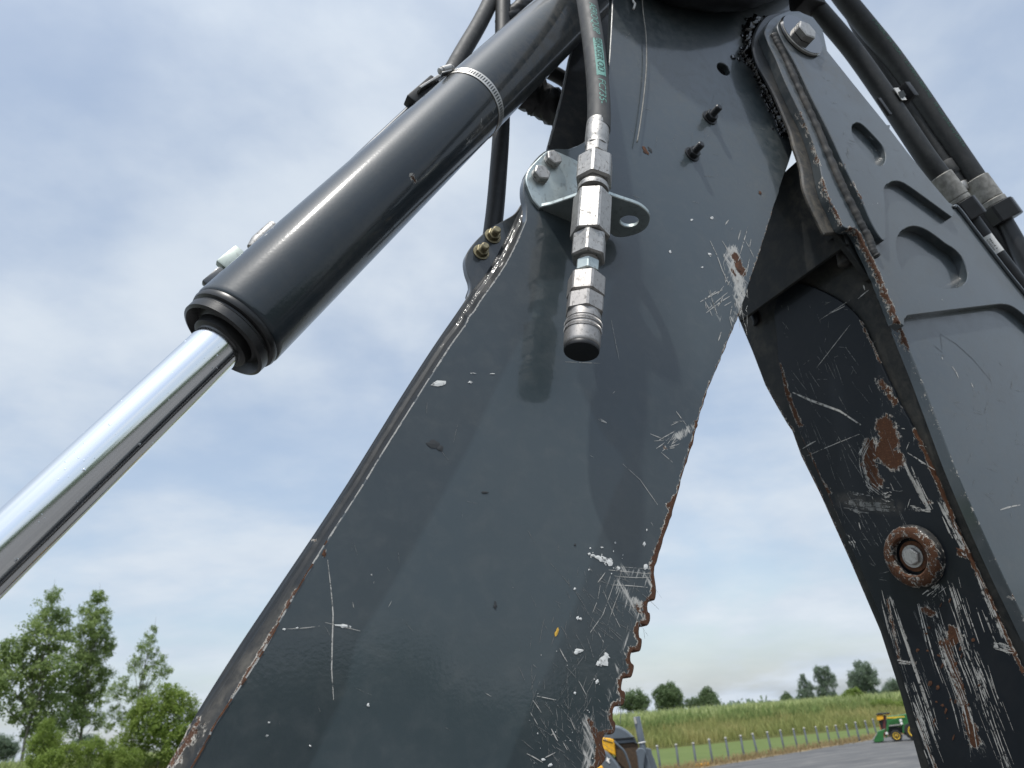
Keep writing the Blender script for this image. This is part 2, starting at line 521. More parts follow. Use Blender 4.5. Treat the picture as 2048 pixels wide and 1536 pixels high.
def rubber_mat(name, col=(0.022, 0.023, 0.024), dust=0.35, rough=0.55):
    t = NT(name)
    n = t.noise(45, 5, 0.7, 0.4); f = t.noise(400, 3, 0.6)
    k = t.math('MULTIPLY', t.ramp(n, 0.42, 0.80), dust)
    t.set(Base_Color=t.mix(k, col, (0.13, 0.13, 0.122)), Roughness=t.mixf(k, rough, 0.85), Normal=t.bump(f, 0.12, 0.0006))
    return t.m

M = {}
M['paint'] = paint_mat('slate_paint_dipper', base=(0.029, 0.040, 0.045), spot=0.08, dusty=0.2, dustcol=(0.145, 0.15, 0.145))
M['paint_boom'] = paint_mat('slate_paint_boom', base=(0.037, 0.0485, 0.0545), spot=0.12, dusty=0.3, rough=0.34, dustcol=(0.155, 0.155, 0.15))
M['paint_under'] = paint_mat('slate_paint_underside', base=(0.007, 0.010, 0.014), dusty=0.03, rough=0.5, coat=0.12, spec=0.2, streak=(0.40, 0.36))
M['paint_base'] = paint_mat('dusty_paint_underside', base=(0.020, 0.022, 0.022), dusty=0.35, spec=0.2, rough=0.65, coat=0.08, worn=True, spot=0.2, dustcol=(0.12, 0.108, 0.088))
M['paint_dark'] = paint_mat('slate_paint_plain', base=(0.024, 0.031, 0.037), worn=False, dusty=0.2)
M['paint_edge'] = paint_mat('dusty_paint_edges', base=(0.030, 0.030, 0.029), worn=False, dusty=0.55, rough=0.6, coat=0.1, dustcol=(0.15, 0.13, 0.105))
M['paint_barrel'] = paint_mat('slate_paint_cylinder', base=(0.017, 0.025, 0.031), worn=True, dusty=0.10, rough=0.45, coat=0.7, crough=0.11, spec=0.25, spot=0.15)
M['zinc'] = zinc_mat('zinc_plated_steel', (0.30, 0.29, 0.275), (0.52, 0.505, 0.48), 0.8, 0.48, 95.0)
M['zinc_clean'] = zinc_mat('zinc_bracket_steel', (0.34, 0.39, 0.385), (0.52, 0.57, 0.555), 0.40, 0.42, 40.0)
M['steel_worn'] = zinc_mat('worn_steel', (0.27, 0.255, 0.24), (0.46, 0.44, 0.42), 0.65, 0.48, 110.0)
M['brass'] = zinc_mat('yellow_zinc', (0.22, 0.18, 0.10), (0.36, 0.32, 0.21), 0.7, 0.5, 120.0)
M['chrome'] = NT('chrome_rod').set(Base_Color=(0.86, 0.87, 0.88), Metallic=1.0, Roughness=0.13).m
M['rubber'] = rubber_mat('hose_rubber', (0.014, 0.015, 0.015), 0.22)
M['rubber_dusty'] = rubber_mat('hose_rubber_dusty', (0.05, 0.05, 0.05), 0.8, 0.6)
M['rubber_black'] = rubber_mat('black_rubber', (0.008, 0.008, 0.009), 0.06, 0.5)
M['rubber_sleeve'] = rubber_mat('gland_rubber', (0.010, 0.010, 0.010), 0.12, 0.35)
M['black_plastic'] = plain('black_plastic', (0.012, 0.012, 0.012), 0.45)
M['black_steel'] = plain('black_oxide_steel', (0.025, 0.026, 0.028), 0.42, 0.3)
M['weld'] = paint_mat('painted_weld', base=(0.035, 0.042, 0.048), worn=False, dusty=0.4, rough=0.3, coat=0.9)
M['rust'] = plain('rust', (0.050, 0.022, 0.012), 0.9, 0, col2=(0.14, 0.055, 0.022), scale=120, bump=0.6)
def scratch_mat(name, a, b, cut=0.47):
    t = NT(name); n = t.noise(95, 4, 0.7); t.set(Base_Color=t.mix(t.noise(90, 2, 0.5), a, b), Roughness=0.6)
    t.b.inputs['Alpha'].default_value = 1.0; t.l.new(t.ramp(n, cut - 0.06, cut + 0.10, 0.0, 1.0), t.b.inputs['Alpha'])
    return t.m
M['bare'] = scratch_mat('bare_scratch', (0.34, 0.33, 0.30), (0.62, 0.60, 0.56), 0.41)
M['scuff'] = scratch_mat('faint_scuff', (0.11, 0.12, 0.12), (0.24, 0.24, 0.23), 0.45)
M['white_chip'] = scratch_mat('white_paint_chip', (0.62, 0.62, 0.59), (0.80, 0.80, 0.78), 0.40)
M['dark_mark'] = plain('dark_scuff', (0.03, 0.033, 0.036), 0.7)
M['green_ink'] = plain('green_hose_print', (0.16, 0.36, 0.31), 0.7, scale=500, vary=0.3)
M['green_ink_dim'] = plain('faded_green_hose_print', (0.05, 0.12, 0.09), 0.8, scale=500, vary=0.4)
M['ink'] = plain('black_print', (0.015, 0.02, 0.02), 0.7)
M['label'] = plain('white_label_vinyl', (0.70, 0.69, 0.66), 0.5, vary=0.05)
M['grease'] = NT('black_grease').set(Base_Color=(0.010, 0.010, 0.011), Roughness=0.12, Coat_Weight=1.0, Coat_Roughness=0.05).m
# ------------------------------------------------------------------ wear and painted-light fields
def make_field(marks):
    def fn(u, v):
        out = {k: np.zeros(len(u)) for k in ('rust', 'bare', 'dust', 'painted_light')}
        for kind, pts, r, s in marks:
            if len(pts) == 1: pts = [pts[0], (pts[0][0] + 0.5, pts[0][1] + 0.5)]
            if kind == 'painted_light':
                d = seg_dist(u, v, pts + pts[:1]) * np.where(inside(pts, u, v), 1, -1); out[kind] = np.maximum(out[kind], s * np.clip(d / r + 0.5, 0, 1)); continue
            d = seg_dist(u, v, pts)
            val = s * np.clip(1.25 * (1.0 - d / r), 0, 1)
            out[kind] = np.maximum(out[kind], val)
        return out
    return fn
def slivers(name, pl, items, mat, parent, lift=0.0006, jit=0.25, seed=3):
    """Scratches and chips in the paint: thin tapered slivers lying on the surface, joined into one part."""
    r = random.Random(seed); q = pl.lift(lift); mb = MB()
    for it in items:
        pts, w = it[0], it[1]
        P = [Vector(pl.px2(*p)) for p in pts]
        if len(P) == 2:
            n = 5; a, b = P
            d = (b - a); nn = Vector((-d.y, d.x)) * 0.02
            k = r.uniform(-1, 1)
            P = [a.lerp(b, i / n) + nn * k * math.sin(math.pi * i / n) for i in range(n + 1)]
        L = len(P); v = []; f = []
        wm = pxm(pl.hit(*pts[0]), w) * 0.5
        for i, p in enumerate(P):
            t = (P[min(i + 1, L - 1)] - P[max(i - 1, 0)])
            if t.length < 1e-9: t = Vector((1, 0))
            t.normalize(); nn = Vector((-t.y, t.x))
            ww = wm * (0.25 + 0.75 * math.sin(math.pi * (i + 0.35) / (L - 0.3))) * r.uniform(1 - jit, 1 + jit)
            for sgn in (1, -1):
                c = p + nn * ww * sgn
                v.append(q.at(c.x, c.y))
        for i in range(L - 1): f.append((2 * i, 2 * i + 1, 2 * i + 3, 2 * i + 2))
        mb.add(v, f)
    o = mb.build(name, mat, parent); o['kind'] = 'stuff'
    return o
def chips(name, pl, items, mat, parent, lift=0.0007, seed=5):
    """Ragged flakes: (u, v, rx, ry, rot)."""
    r = random.Random(seed); q = pl.lift(lift); mb = MB()
    for u, v, rx, ry, rot in items:
        n = 11; pts = []
        for k in range(n):
            a = 2 * math.pi * k / n; g = r.uniform(0.55, 1.15)
            x, y = rx * g * math.cos(a), ry * g * math.sin(a)
            pts.append(pl.px2(u + x * math.cos(rot) - y * math.sin(rot), v + x * math.sin(rot) + y * math.cos(rot)))
        c = pl.px2(u, v)
        mb.add([q.at(*c, 0.0004)] + [q.at(*p) for p in pts], [(0, 1 + k, 1 + (k + 1) % n) for k in range(n)])
    o = mb.build(name, mat, parent); o['kind'] = 'stuff'
    return o
def rnd_scratches(n, box_, ang, dang, l0, l1, w0, w1, seed, poly=None):
    r = random.Random(seed); out = []
    x0, y0, x1, y1 = box_
    while len(out) < n:
        u, v = r.uniform(x0, x1), r.uniform(y0, y1)
        if poly is not None and not inside(poly, np.array([u]), np.array([v]))[0]: continue
        a = math.radians(ang + r.uniform(-dang, dang)); L = r.uniform(l0, l1)
        out.append((((u, v), (u + L * math.cos(a), v + L * math.sin(a))), r.uniform(w0, w1)))
    return out

# ------------------------------------------------------------------ dipper arm
M['cut'] = plain('pale_cut_edge', (0.30, 0.30, 0.29), 0.6)
M['paint_flange'] = paint_mat('slate_paint_flange', base=(0.010, 0.013, 0.016), dusty=0.10, rough=0.6, coat=0.12)
YD = 0.80
PD = PY(YD)
dip_o = PD.hit(900, 1500); dip_o.z -= 0.2
DIP = thing('dipper_arm', 'wide slate grey steel dipper arm with serrated rusty edge across the middle', 'dipper arm', dip_o)
teeth = [(1352, 1000), (1344, 1031), (1331, 1066), (1319, 1105), (1311, 1133), (1309, 1147), (1313, 1174), (1313, 1188), (1310, 1200), (1301, 1200),
         (1296, 1209), (1297, 1223), (1301, 1227), (1301, 1241), (1295, 1251), (1283, 1249), (1279, 1260), (1280, 1274), (1285, 1279), (1283, 1297),
         (1278, 1303), (1267, 1302), (1262, 1311), (1263, 1324), (1269, 1331), (1267, 1345), (1262, 1355), (1249, 1355), (1245, 1365), (1244, 1379),
         (1251, 1384), (1251, 1398), (1246, 1411), (1232, 1412), (1227, 1422), (1227, 1438), (1232, 1447), (1230, 1464), (1223, 1469), (1211, 1469),
         (1206, 1480), (1207, 1492), (1212, 1506), (1211, 1520), (1199, 1534), (1188, 1540), (1184, 1552), (1188, 1570), (1178, 1590), (1168, 1594), (1164, 1610), (1150, 1680), (1060, 1880), (970, 2080)]
right_up = [(1572, -60), (1580, 20), (1640, 90), (1640, 160), (1600, 230), (1588, 275), (1588, 292), (1579, 322), (1566, 358), (1546, 420), (1521, 500), (1501, 560), (1481, 622),
            (1470, 650), (1441, 720), (1416, 780), (1401, 828), (1395, 850), (1386, 888), (1366, 950)]
rj = random.Random(4)
def ragged(pts, amp, step):
    out = []
    for (ax, ay), (bx, by) in zip(pts[:-1], pts[1:]):
        n = max(1, int(math.hypot(bx - ax, by - ay) / step))
        for k in range(n):
            t = k / n; out.append((ax + (bx - ax) * t + rj.uniform(-amp, amp), ay + (by - ay) * t + rj.uniform(-amp, amp) * 0.4))
    out.append(pts[-1]); return out
right = right_up[:8] + ragged(right_up[8:] + teeth[:6], 0.9, 9) + sp2(teeth[5:], 3)
edgeA = [(1052, 440), (1033, 485), (1010, 530), (983, 570), (960, 602), (948, 622), (937, 634), (930, 650), (893, 702), (822, 814), (774, 890), (714, 988), (654, 1081), (594, 1179), (518, 1315), (431, 1446), (382, 1536), (66, 2080)]
lobe = [(1226, -60), (1225, 0), (1220, 100), (1213, 190), (1206, 232), (1190, 264), (1166, 285), (1137, 297), (1110, 297), (1088, 303), (1063, 328), (1049, 357), (1047, 385), (1053, 412)]
out_d = right + edgeA[::-1] + sp2(lobe[::-1], 3)
md = [('rust', teeth, 17, 1.0), ('rust', [(1416, 780), (1395, 850), (1352, 1000)], 8, 0.75), ('rust', [(1481, 622), (1441, 720), (1416, 780)], 6, 0.6),
      ('rust', [(1546, 420), (1501, 560)], 4, 0.55), ('bare', [(1400, 830), (1352, 1000), (1311, 1133)], 10, 0.70),
      ('rust', [(1470, 511), (1477, 528), (1485, 546)], 11, 1.1), ('rust', [(1464, 540), (1472, 552)], 5, 0.7),
      ('bare', [(1463, 503), (1476, 560), (1484, 600)], 26, 0.92), ('bare', [(1484, 600), (1478, 620), (1466, 640)], 18, 0.70),
      ('bare', [(1420, 590), (1435, 635)], 20, 0.42), ('bare', [(1345, 878), (1394, 850)], 18, 0.77), ('rust', [(1390, 842), (1394, 856)], 7, 0.6), ('rust', [(1328, 893), (1338, 902)], 6, 0.5),
      ('rust', [(1336, 1008), (1340, 1022)], 8, 0.7), ('bare', [(1240, 1140), (1290, 1150), (1300, 1170)], 24, 0.59), ('bare', [(1230, 1165), (1280, 1230)], 34, 0.62),
      ('bare', [(1268, 1200), (1285, 1215)], 18, 0.87), ('rust', [(1270, 1208), (1286, 1232)], 9, 0.52), ('bare', [(1262, 1240), (1240, 1320), (1215, 1400)], 18, 0.50),
      ('bare', [(1175, 1440), (1180, 1536)], 30, 0.70), ('rust', [(1178, 1440), (1196, 1480), (1200, 1530)], 10, 0.85), ('rust', [(1206, 1490), (1196, 1536), (1180, 1600)], 17, 1.0),
      ('bare', [(1080, 1490), (1180, 1500)], 30, 0.35), ('dust', [(1496, 60), (1500, 110), (1545, 200), (1578, 280)], 45, 0.5), ('dust', [(1070, 470), (1075, 600)], 26, 0.22), ('dust', [(1230, 480), (1240, 540)], 26, 0.2), ('dust', [(1516, 370), (1528, 392)], 13, 0.7),
      ('dust', [(1480, 60), (1490, 110)], 18, 0.9), ('dust', [(1300, 60), (1440, 230), (1560, 330)], 150, 0.36), ('dust', [(1500, 20), (1560, 30)], 50, 0.6), ('dust', [(1100, 560), (1110, 730)], 40, 0.14), ('rust', [(646, 1100), (650, 1112)], 6, 0.9)]
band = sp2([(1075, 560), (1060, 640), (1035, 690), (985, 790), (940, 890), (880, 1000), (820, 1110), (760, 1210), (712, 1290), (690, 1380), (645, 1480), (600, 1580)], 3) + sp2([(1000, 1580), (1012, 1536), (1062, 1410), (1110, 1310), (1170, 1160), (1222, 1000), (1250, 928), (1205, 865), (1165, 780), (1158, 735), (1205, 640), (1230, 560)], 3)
md.append(('painted_light', band, 9, 0.8))  # diagonal reflection band, put into the paint colour as a lighter tone
md.append(('painted_light', sp2([(1240, 300), (1300, 480), (1390, 760), (1420, 740), (1470, 600), (1570, 300), (1500, 180), (1330, 190)], 3, True), 60, 0.7))  # second, softer patch of reflected light painted on the upper plate
hole_d = circ(1447, 138, 15, 9.5, 18, 0.75)
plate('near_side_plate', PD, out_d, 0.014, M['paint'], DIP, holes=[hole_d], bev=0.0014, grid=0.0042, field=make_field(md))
# far side plate with its pale cut edge, seen between the cylinder and the near plate
PF = PY(0.955)
far_o = [(1300, -80), (1172, -80), (1166, 20), (1158, 62), (1140, 112), (1126, 180), (1111, 240), (1097, 292), (1092, 330), (1060, 500), (960, 700), (700, 1160), (480, 1536), (180, 2060), (840, 2060), (1100, 1200), (1300, 700), (1400, 300), (1420, -80)]
plate('far_side_plate', PF, far_o, 0.010, M['paint_edge'], DIP, bev=0.001)
fe = MB(); PFl = PF.lift(0.0015)
path = [PFl.hit(*p) for p in sp2(far_o[2:8], 4)]
tube('cut_edge', path, 0.0026, M['cut'], DIP, seg=8)
hb_ = PY(YD + 0.020).hit(1440, 146)
box('hole_backing', hb_, (0.05, 0, 0), (0, 0.003, 0), (0, 0, 0.05), M['rubber_black'], DIP)
# closing plate inside the arm, behind the right-hand edge, so that no sky shows through the hole
ins = [(1560, -60), (1560, 250), (1450, 560), (1360, 850), (1290, 1080), (1200, 1360), (1120, 1640), (960, 2060)]
v = [PY(YD + 0.014).hit(*p) for p in ins]; v += [Vector((p.x, 0.945, p.z)) for p in v]
n = len(ins)
mk('closing_plate', v, [(i, i + 1, n + i + 1, n + i) for i in range(n - 1)], M['paint_dark'], DIP)
# sloping flange with weld bead along the left side
edgeB = [(1046, 400), (1022, 450), (996, 500), (968, 548), (945, 576), (932, 598), (920, 616), (909, 632), (861, 702), (800, 797), (748, 881), (690, 974), (627, 1070), (561, 1168), (463, 1315), (382, 1446), (333, 1536), (22, 2080)]
A = [PY(YD + 0.0128).hit(*p) for p in sp2(edgeA, 12)]; B = [PY(0.846).hit(*p) for p in sp2(edgeB, 12)]
NC = 15; v = []; f = []
for i, (a, b) in enumerate(zip(A, B)):
    nn = (b - a).normalized().cross(Vector((0, 0, 1))); 
    for k in range(NC):
        t = k / (NC - 1)
        p = a.lerp(b, t)
        wv = 0.05 * noise.noise(Vector((i * 0.18, 0.3, 0)))
        bead = math.exp(-((t - 0.52 - wv) / 0.085) ** 2) * (0.0042 + 0.0016 * noise.noise(Vector((i * 0.9, 2.2, 0)))) + math.exp(-((t - 0.75 - wv * 0.6) / 0.06) ** 2) * 0.0018
        v.append(p + Vector((-0.75, -0.6, 0)).normalized() * bead)
for i in range(len(A) - 1):
    for k in range(NC - 1):
        f.append((i * NC + k, i * NC + k + 1, (i + 1) * NC + k + 1, (i + 1) * NC + k))
aa = np.array([tuple(p) for p in v]); uu, vv = proj_np(aa)
fl = make_field([('rust', [(330, 1536), (400, 1450)], 24, 0.55), ('rust', [(594, 1179), (470, 1390), (400, 1510)], 9, 0.6), ('rust', [(630, 1080), (634, 1086)], 8, 0.6), ('dust', [(350, 1536), (470, 1360), (594, 1190)], 22, 0.5)])(uu, vv)
mk('welded_flange', v, f, M['paint_flange'], DIP, smooth=True, attrs=fl)
# worn pale line along the near plate's left edge
ew = MB(); r2 = random.Random(9)
E = sp2(edgeA, 10)[6:]
E3 = [PD.lift(0.0004).hit(u, w) for u, w in E]
for i in range(len(E3) - 1):
    if r2.random() < 0.06: continue
    wd = pxm(E3[i], 2.2) * r2.uniform(0.35, 1.1)
    d = (E3[i + 1] - E3[i]).normalized(); nn = d.cross(Vector((0, 1, 0)))
    if nn.x < 0: nn = -nn
    ew.add([E3[i] - nn * 0.0006, E3[i] + nn * wd, E3[i + 1] + nn * wd, E3[i + 1] - nn * 0.0006], [(0, 1, 2, 3)])
ew.build('worn_paint_edge', M['bare'], DIP)['kind'] = 'stuff'
er = MB()
for i in range(len(E3) - 1):
    if E[i][1] < 1080 or r2.random() < 0.45: continue
    wd = pxm(E3[i], r2.uniform(1.5, 6.0)); d = (E3[i + 1] - E3[i]).normalized(); nn = d.cross(Vector((0, 1, 0)))
    if nn.x < 0: nn = -nn
    o_ = -Vector((0, 0.0005, 0)) + nn * 0.0004
    er.add([E3[i] + o_ - nn * 0.001, E3[i] + o_ + nn * wd * 0.4, E3[i + 1] + o_ + nn * wd * 0.25, E3[i + 1] + o_ - nn * 0.001], [(0, 1, 2, 3)])
er.build('rusty_edge', M['rust'], DIP)['kind'] = 'stuff'
# bolt tab on the flange
PT = PY(0.842)
tab = sp2([(1045, 404), (1030, 426), (1010, 439), (980, 456), (956, 477), (938, 499), (931, 518), (934, 542), (941, 564), (939, 586), (925, 612)], 4) + [(905, 645), (960, 640), (1010, 560), (1050, 470)]
plate('bolt_tab', PT, tab, 0.012, M['paint_dark'], DIP, bev=0.0015)
def stud(pl, u, v, rw, rn, rs, ln, ls, mat, matw, parent, name, tilt=(0, 0, 0)):
    """Stud with washer and flanged nut standing on a plate."""
    p = pl.hit(u, v); d = (Vector((0, -1, 0)) + Vector(tilt)).normalized()
    k = pxm(p, 1)
    s = lathe(name, [(0, rs * k), (ls * k - 2 * k, rs * k)] + [(ls * k, rs * k * 0.75)], p, d, mat, parent, seg=20)
    pr = []
    for i in range(14):
        z0 = ln * k + i * (ls - ln - 2) * k / 14
        pr += [(z0, rs * k * 1.06), (z0 + 0.5 * (ls - ln - 2) * k / 14, rs * k * 0.92)]
    lathe('thread', pr, p, d, mat, s, seg=16, sharp=20)
    lathe('washer', [(0, rw * k), (2.2 * k, rw * k), (2.6 * k, rw * k * 0.9)], p, d, matw, s, seg=28)
    hexa('nut', p + d * 2.4 * k, d, (ln - 2.4) * k, rn * k, mat, s, rot=rng.uniform(0, 1))
    return s
stud(PT, 962, 505, 17, 13, 8, 12, 26, M['brass'], M['brass'], DIP, 'flange_bolt')
stud(PT, 985, 473, 17, 13, 8, 12, 26, M['brass'], M['brass'], DIP, 'flange_bolt')
stud(PD, 1384, 309, 17, 13, 7, 12, 32, M['black_steel'], M['black_steel'], DIP, 'plate_stud')
stud(PD, 1419, 236, 17, 13, 7, 12, 32, M['black_steel'], M['black_steel'], DIP, 'plate_stud')

# paint damage on the near plate
sc = [(((655, 1120), (662, 1180), (666, 1230), (664, 1290), (663, 1340), (667, 1400)), 2.6), (((568, 1258), (640, 1252)), 1.2), (((650, 1245), (720, 1262)), 1.3),
      (((1196, 838), (1213, 846)), 5), (((1352, 823), (1372, 850)), 1.8), (((1318, 880), (1350, 862)), 2), (((1322, 905), (1345, 925)), 1.4), (((1300, 868), (1330, 880)), 1.2),
      (((1400, 604), (1432, 582)), 1.8), (((1412, 598), (1445, 580)), 1.5), (((1412, 626), (1460, 592)), 2), (((1414, 620), (1455, 585)), 1.3), (((1408, 600), (1424, 632)), 1.8), (((1417, 582), (1435, 632)), 1.8), (((1420, 580), (1428, 615)), 1.3),
      (((1410, 605), (1412, 618)), 1.3), (((1480, 508), (1493, 463)), 2.6), (((1476, 480), (1481, 461)), 2), (((1491, 482), (1508, 516)), 1.8), (((1420, 482), (1434, 512), (1444, 540), (1460, 575)), 2.2), (((1444, 482), (1462, 510)), 1.6),
      (((1450, 450), (1457, 440)), 2.2), (((1498, 500), (1502, 478)), 1.2), (((1436, 682), (1442, 664)), 2.2), (((1448, 612), (1462, 604)), 1.4), (((1460, 630), (1464, 612)), 1.6), (((1448, 512), (1453, 527)), 1.4),
      (((1245, 928), (1280, 960), (1315, 1010)), 1.1), (((1222, 640), (1238, 720)), 0.9), (((1130, 724), (1200, 727)), 1.0)]
sc += [(((1210, 1145), (1195, 1165)), 1.6), (((1230, 1160), (1205, 1230), (1180, 1265)), 1.6), (((1200, 1170), (1195, 1200), (1185, 1225)), 1.4), (((1217, 1140), (1300, 1148)), 1.5), (((1230, 1133), (1300, 1138)), 1.3), (((1225, 1170), (1295, 1175)), 1.6), (((1228, 1152), (1300, 1155)), 1.3)]
sc += [(((1206, 1180), (1240, 1255)), 1.2), (((1240, 1180), (1215, 1250)), 1.2), (((1196, 1265), (1207, 1285)), 1.5), (((1119, 1297), (1134, 1324)), 1.8), (((1157, 1362), (1172, 1390)), 1.4), (((1073, 1392), (1112, 1400)), 1.6), (((1065, 1400), (1082, 1425)), 1.5),
       (((1102, 1457), (1115, 1482)), 2.4), (((1125, 1483), (1134, 1500)), 1.6), (((1140, 1436), (1150, 1460)), 1.4), (((1053, 1507), (1085, 1525)), 1.5), (((1060, 1425), (1075, 1450)), 1.2), (((1090, 1515), (1110, 1505)), 2)]
fs_ = rnd_scratches(46, (1165, 1130, 1300, 1260), 60, 45, 8, 34, 0.7, 1.5, 21) + rnd_scratches(40, (1130, 1280, 1250, 1450), 110, 22, 12, 55, 0.6, 1.3, 22) + rnd_scratches(60, (1040, 1390, 1200, 1536), 62, 30, 8, 40, 0.6, 1.5, 23)
sc += rnd_scratches(26, (1440, 500, 1500, 640), 100, 30, 8, 26, 0.8, 1.8, 24) + rnd_scratches(18, (1320, 840, 1396, 900), 150, 35, 6, 24, 0.8, 1.6, 25) + rnd_scratches(10, (700, 760, 1340, 1500), 70, 70, 3, 14, 0.6, 1.2, 26, out_d)
fs_ += rnd_scratches(50, (1250, 40, 1540, 480), 80, 80, 4, 22, 0.6, 1.0, 27) + rnd_scratches(90, (1060, 1120, 1290, 1530), 70, 40, 10, 70, 0.6, 1.3, 29, out_d) + rnd_scratches(24, (500, 800, 1300, 1500), 60, 50, 6, 40, 0.5, 0.9, 30, out_d)
sc += rnd_scratches(22, (1460, 540, 1495, 660), 70, 25, 6, 22, 0.8, 1.5, 28)
slivers('paint_scratches', PD, sc, M['bare'], DIP)
slivers('faint_scratches', PD, [(a_, w_) for a_, w_ in fs_], M['scuff'], DIP, lift=0.0005)
ch = [(877, 767, 16, 5.5, -0.1), (868, 768, 6, 3, 0), (940, 765, 5, 3, 0), (946, 747, 6, 1.2, 0), (985, 748, 7, 1.2, 0), (687, 1252, 18, 4, 0.1), (569, 1259, 4, 2.5, 0), (594, 1256, 3, 2, 0), (1206, 1321, 14, 11, 0.4), (1213, 1312, 8, 6, 1), (1199, 1327, 7, 7, 0),
      (1194, 1363, 3.5, 5, 0.3), (1158, 1301, 10, 5, 0.2), (1152, 1305, 5, 4, 0), (1205, 1118, 11, 7, 0.6), (1195, 1115, 7, 4, 0.3), (1219, 1125, 6, 9, 0.2), (1186, 1111, 6, 3, 0), (1203, 1095, 4, 2, 0), (1236, 1137, 6, 5, 0), (1178, 1108, 4, 3, 0), (1290, 1134, 5, 6, 0),
      (1160, 1238, 4, 3, 0), (1155, 1236, 3, 4, 0), (1149, 1386, 3, 3, 0), (1100, 1530, 5, 4, 0), (1086, 1519, 5, 3, 0), (1423, 436, 4, 3, 1), (1340, 504, 3.5, 2.5, 1), (1420, 510, 6, 3, 0.8), (1404, 535, 2.5, 2, 0), (1383, 440, 3, 2, 0),
      (538, 1445, 3, 2, 0), (534, 1472, 4, 3, 0), (620, 1492, 3, 2, 0.5), (736, 1410, 5, 3, 1.5), (743, 1150, 2, 2, 0), (1178, 1140, 3, 2, 0), (1149, 1178, 3, 3, 0), (1230, 1085, 2, 3, 0), (1288, 1088, 3, 6, 0.3), (1293, 1060, 2, 3, 0)]
rc_ = random.Random(31)
for k in range(18): ch.append((1185 + rc_.gauss(20, 22), 1118 + rc_.gauss(0, 14), rc_.uniform(0.8, 2.2), rc_.uniform(0.8, 2), 0))
for k in range(18): ch.append((rc_.uniform(1050, 1230), rc_.uniform(1300, 1530), rc_.uniform(0.6, 1.6), rc_.uniform(0.6, 1.6), 0))
chips('white_paint_spots', PD, ch, M['white_chip'], DIP)
chips('grey_scuff_marks', PD, [(866, 888, 14, 8, 0.3), (880, 897, 10, 6, 0.6), (990, 1212, 4, 9, 0), (970, 985, 7, 3, 0), (1150, 1090, 3, 3, 0), (1300, 300, 8, 3, 1.0)], M['dark_mark'], DIP)
chips('yellow_paint_chip', PD, [(1113, 1264, 3.5, 9, 0.3)], plain('yellow_chip', (0.70, 0.42, 0.06), 0.6), DIP)
chips('rust_flecks', PD, [(1289, 300, 4, 8, -0.5), (1295, 306, 3, 5, -0.6), (648, 1108, 5, 8, 0), (1476, 534, 5, 12, -0.35), (1392, 852, 4, 7, 0.2), (1520, 386, 3, 5, -0.5)], M['rust'], DIP)

# ------------------------------------------------------------------ bracket, hose and coupler
YH = 0.728
ct, cbm = PY(YH).hit(1196, 250), PY(YH).hit(1163, 702)
AX = (cbm - ct).normalized()                                       # down the coupler
AL = (cbm - ct).length
def cs(v_):                                                       # distance down the axis for a pixel row
    best = min(range(2001), key=lambda k: abs(proj(ct + AX * (AL * (k / 1000 - 0.5)))[1] - v_))
    return AL * (best / 1000 - 0.5)
def rp(v_, w): return pxm(ct + AX * cs(v_), w) * 0.5
HOSE = thing('coupler_hose', 'black hydraulic hose with green lettering ending in a hanging silver quick coupler', 'hydraulic hose', ct)
ph = [(1090, -520), (1135, -260), (1160, -80), (1172, -10), (1183, 60), (1192, 130), (1197, 190), (1198, 235), (1197, 262)]
dh = [0.90, 0.82, 0.772, 0.750, 0.738, 0.731, 0.728, 0.728, 0.728]
hp = spline([PY(y).hit(*p) for p, y in zip(ph, dh)], 8)
rh = rp(200, 46)
hose_o = tube('rubber_hose', hp, rh, M['rubber_dusty'], HOSE, seg=32)
def lp(name, spec, mat, seg=48, parent=HOSE):
    return lathe(name, [(cs(a), rp(a, w)) for a, w in spec], ct, AX, mat, parent, seg=seg)
def hx(name, v0, v1, w, rot, mat, parent=HOSE, ch_=0.12):
    s0, s1 = cs(v0), cs(v1); vv_, ff = hexa_vf(ct + AX * s0, AX, s1 - s0, rp((v0 + v1) / 2, w) * 1.03, rot, ch_)
    return mk(name, vv_, ff, mat, parent)
fer = lp('ferrule', [(246, 43), (248, 46), (258, 47), (259.5, 46), (261, 47), (280, 48), (285, 47), (289, 44), (292, 46), (296, 46)], M['zinc'])
hx('crimp_collar', 294, 314, 46, 0.4, M['zinc'], ch_=0.2)
lp('neck', [(312, 26), (316, 25), (326, 25)], M['zinc'], 24)
hx('swivel_nut', 322, 368, 72, 0.62, M['zinc'], ch_=0.16)
lp('thread', [(367, 50)] + [(368 + k * 0.9, 52 if k % 2 else 49) for k in range(9)], M['steel_worn'], 36)
lp('washer', [(375, 56), (376, 62), (381, 63), (384, 62)], M['zinc'], 40)
hx('bulkhead_body', 396, 476, 76, 0.10, M['zinc'], ch_=0.10)
hx('lock_nut', 476, 520, 68, 0.62, M['zinc'], ch_=0.14)
lp('thread', [(519, 40)] + [(520 + k * 0.9, 42 if k % 2 else 39) for k in range(7)], M['steel_worn'], 30)
hx('adapter_nut', 526, 548, 47, 0.5, M['zinc_clean'], ch_=0.14)
lp('adapter_stem', [(546, 38), (556, 40), (560, 38)], M['zinc'], 30)
hx('coupler_hexagon', 557, 596, 74, 0.20, M['steel_worn'], ch_=0.14)
hx('coupler_hexagon', 597, 632, 75, 0.36, M['steel_worn'], ch_=0.16)
lp('coupler_body', [(626, 66), (634, 68), (640, 70), (645, 70.5), (646, 68), (648, 68), (649, 71)], M['steel_worn'], 64)
slv = lp('coupler_sleeve', [(648, 72), (649, 75), (656, 75), (657, 71), (659, 71), (660, 75), (667, 75), (668, 72), (671, 72), (672, 74), (690, 74), (694, 73), (696, 70)], M['steel_worn'], 64)
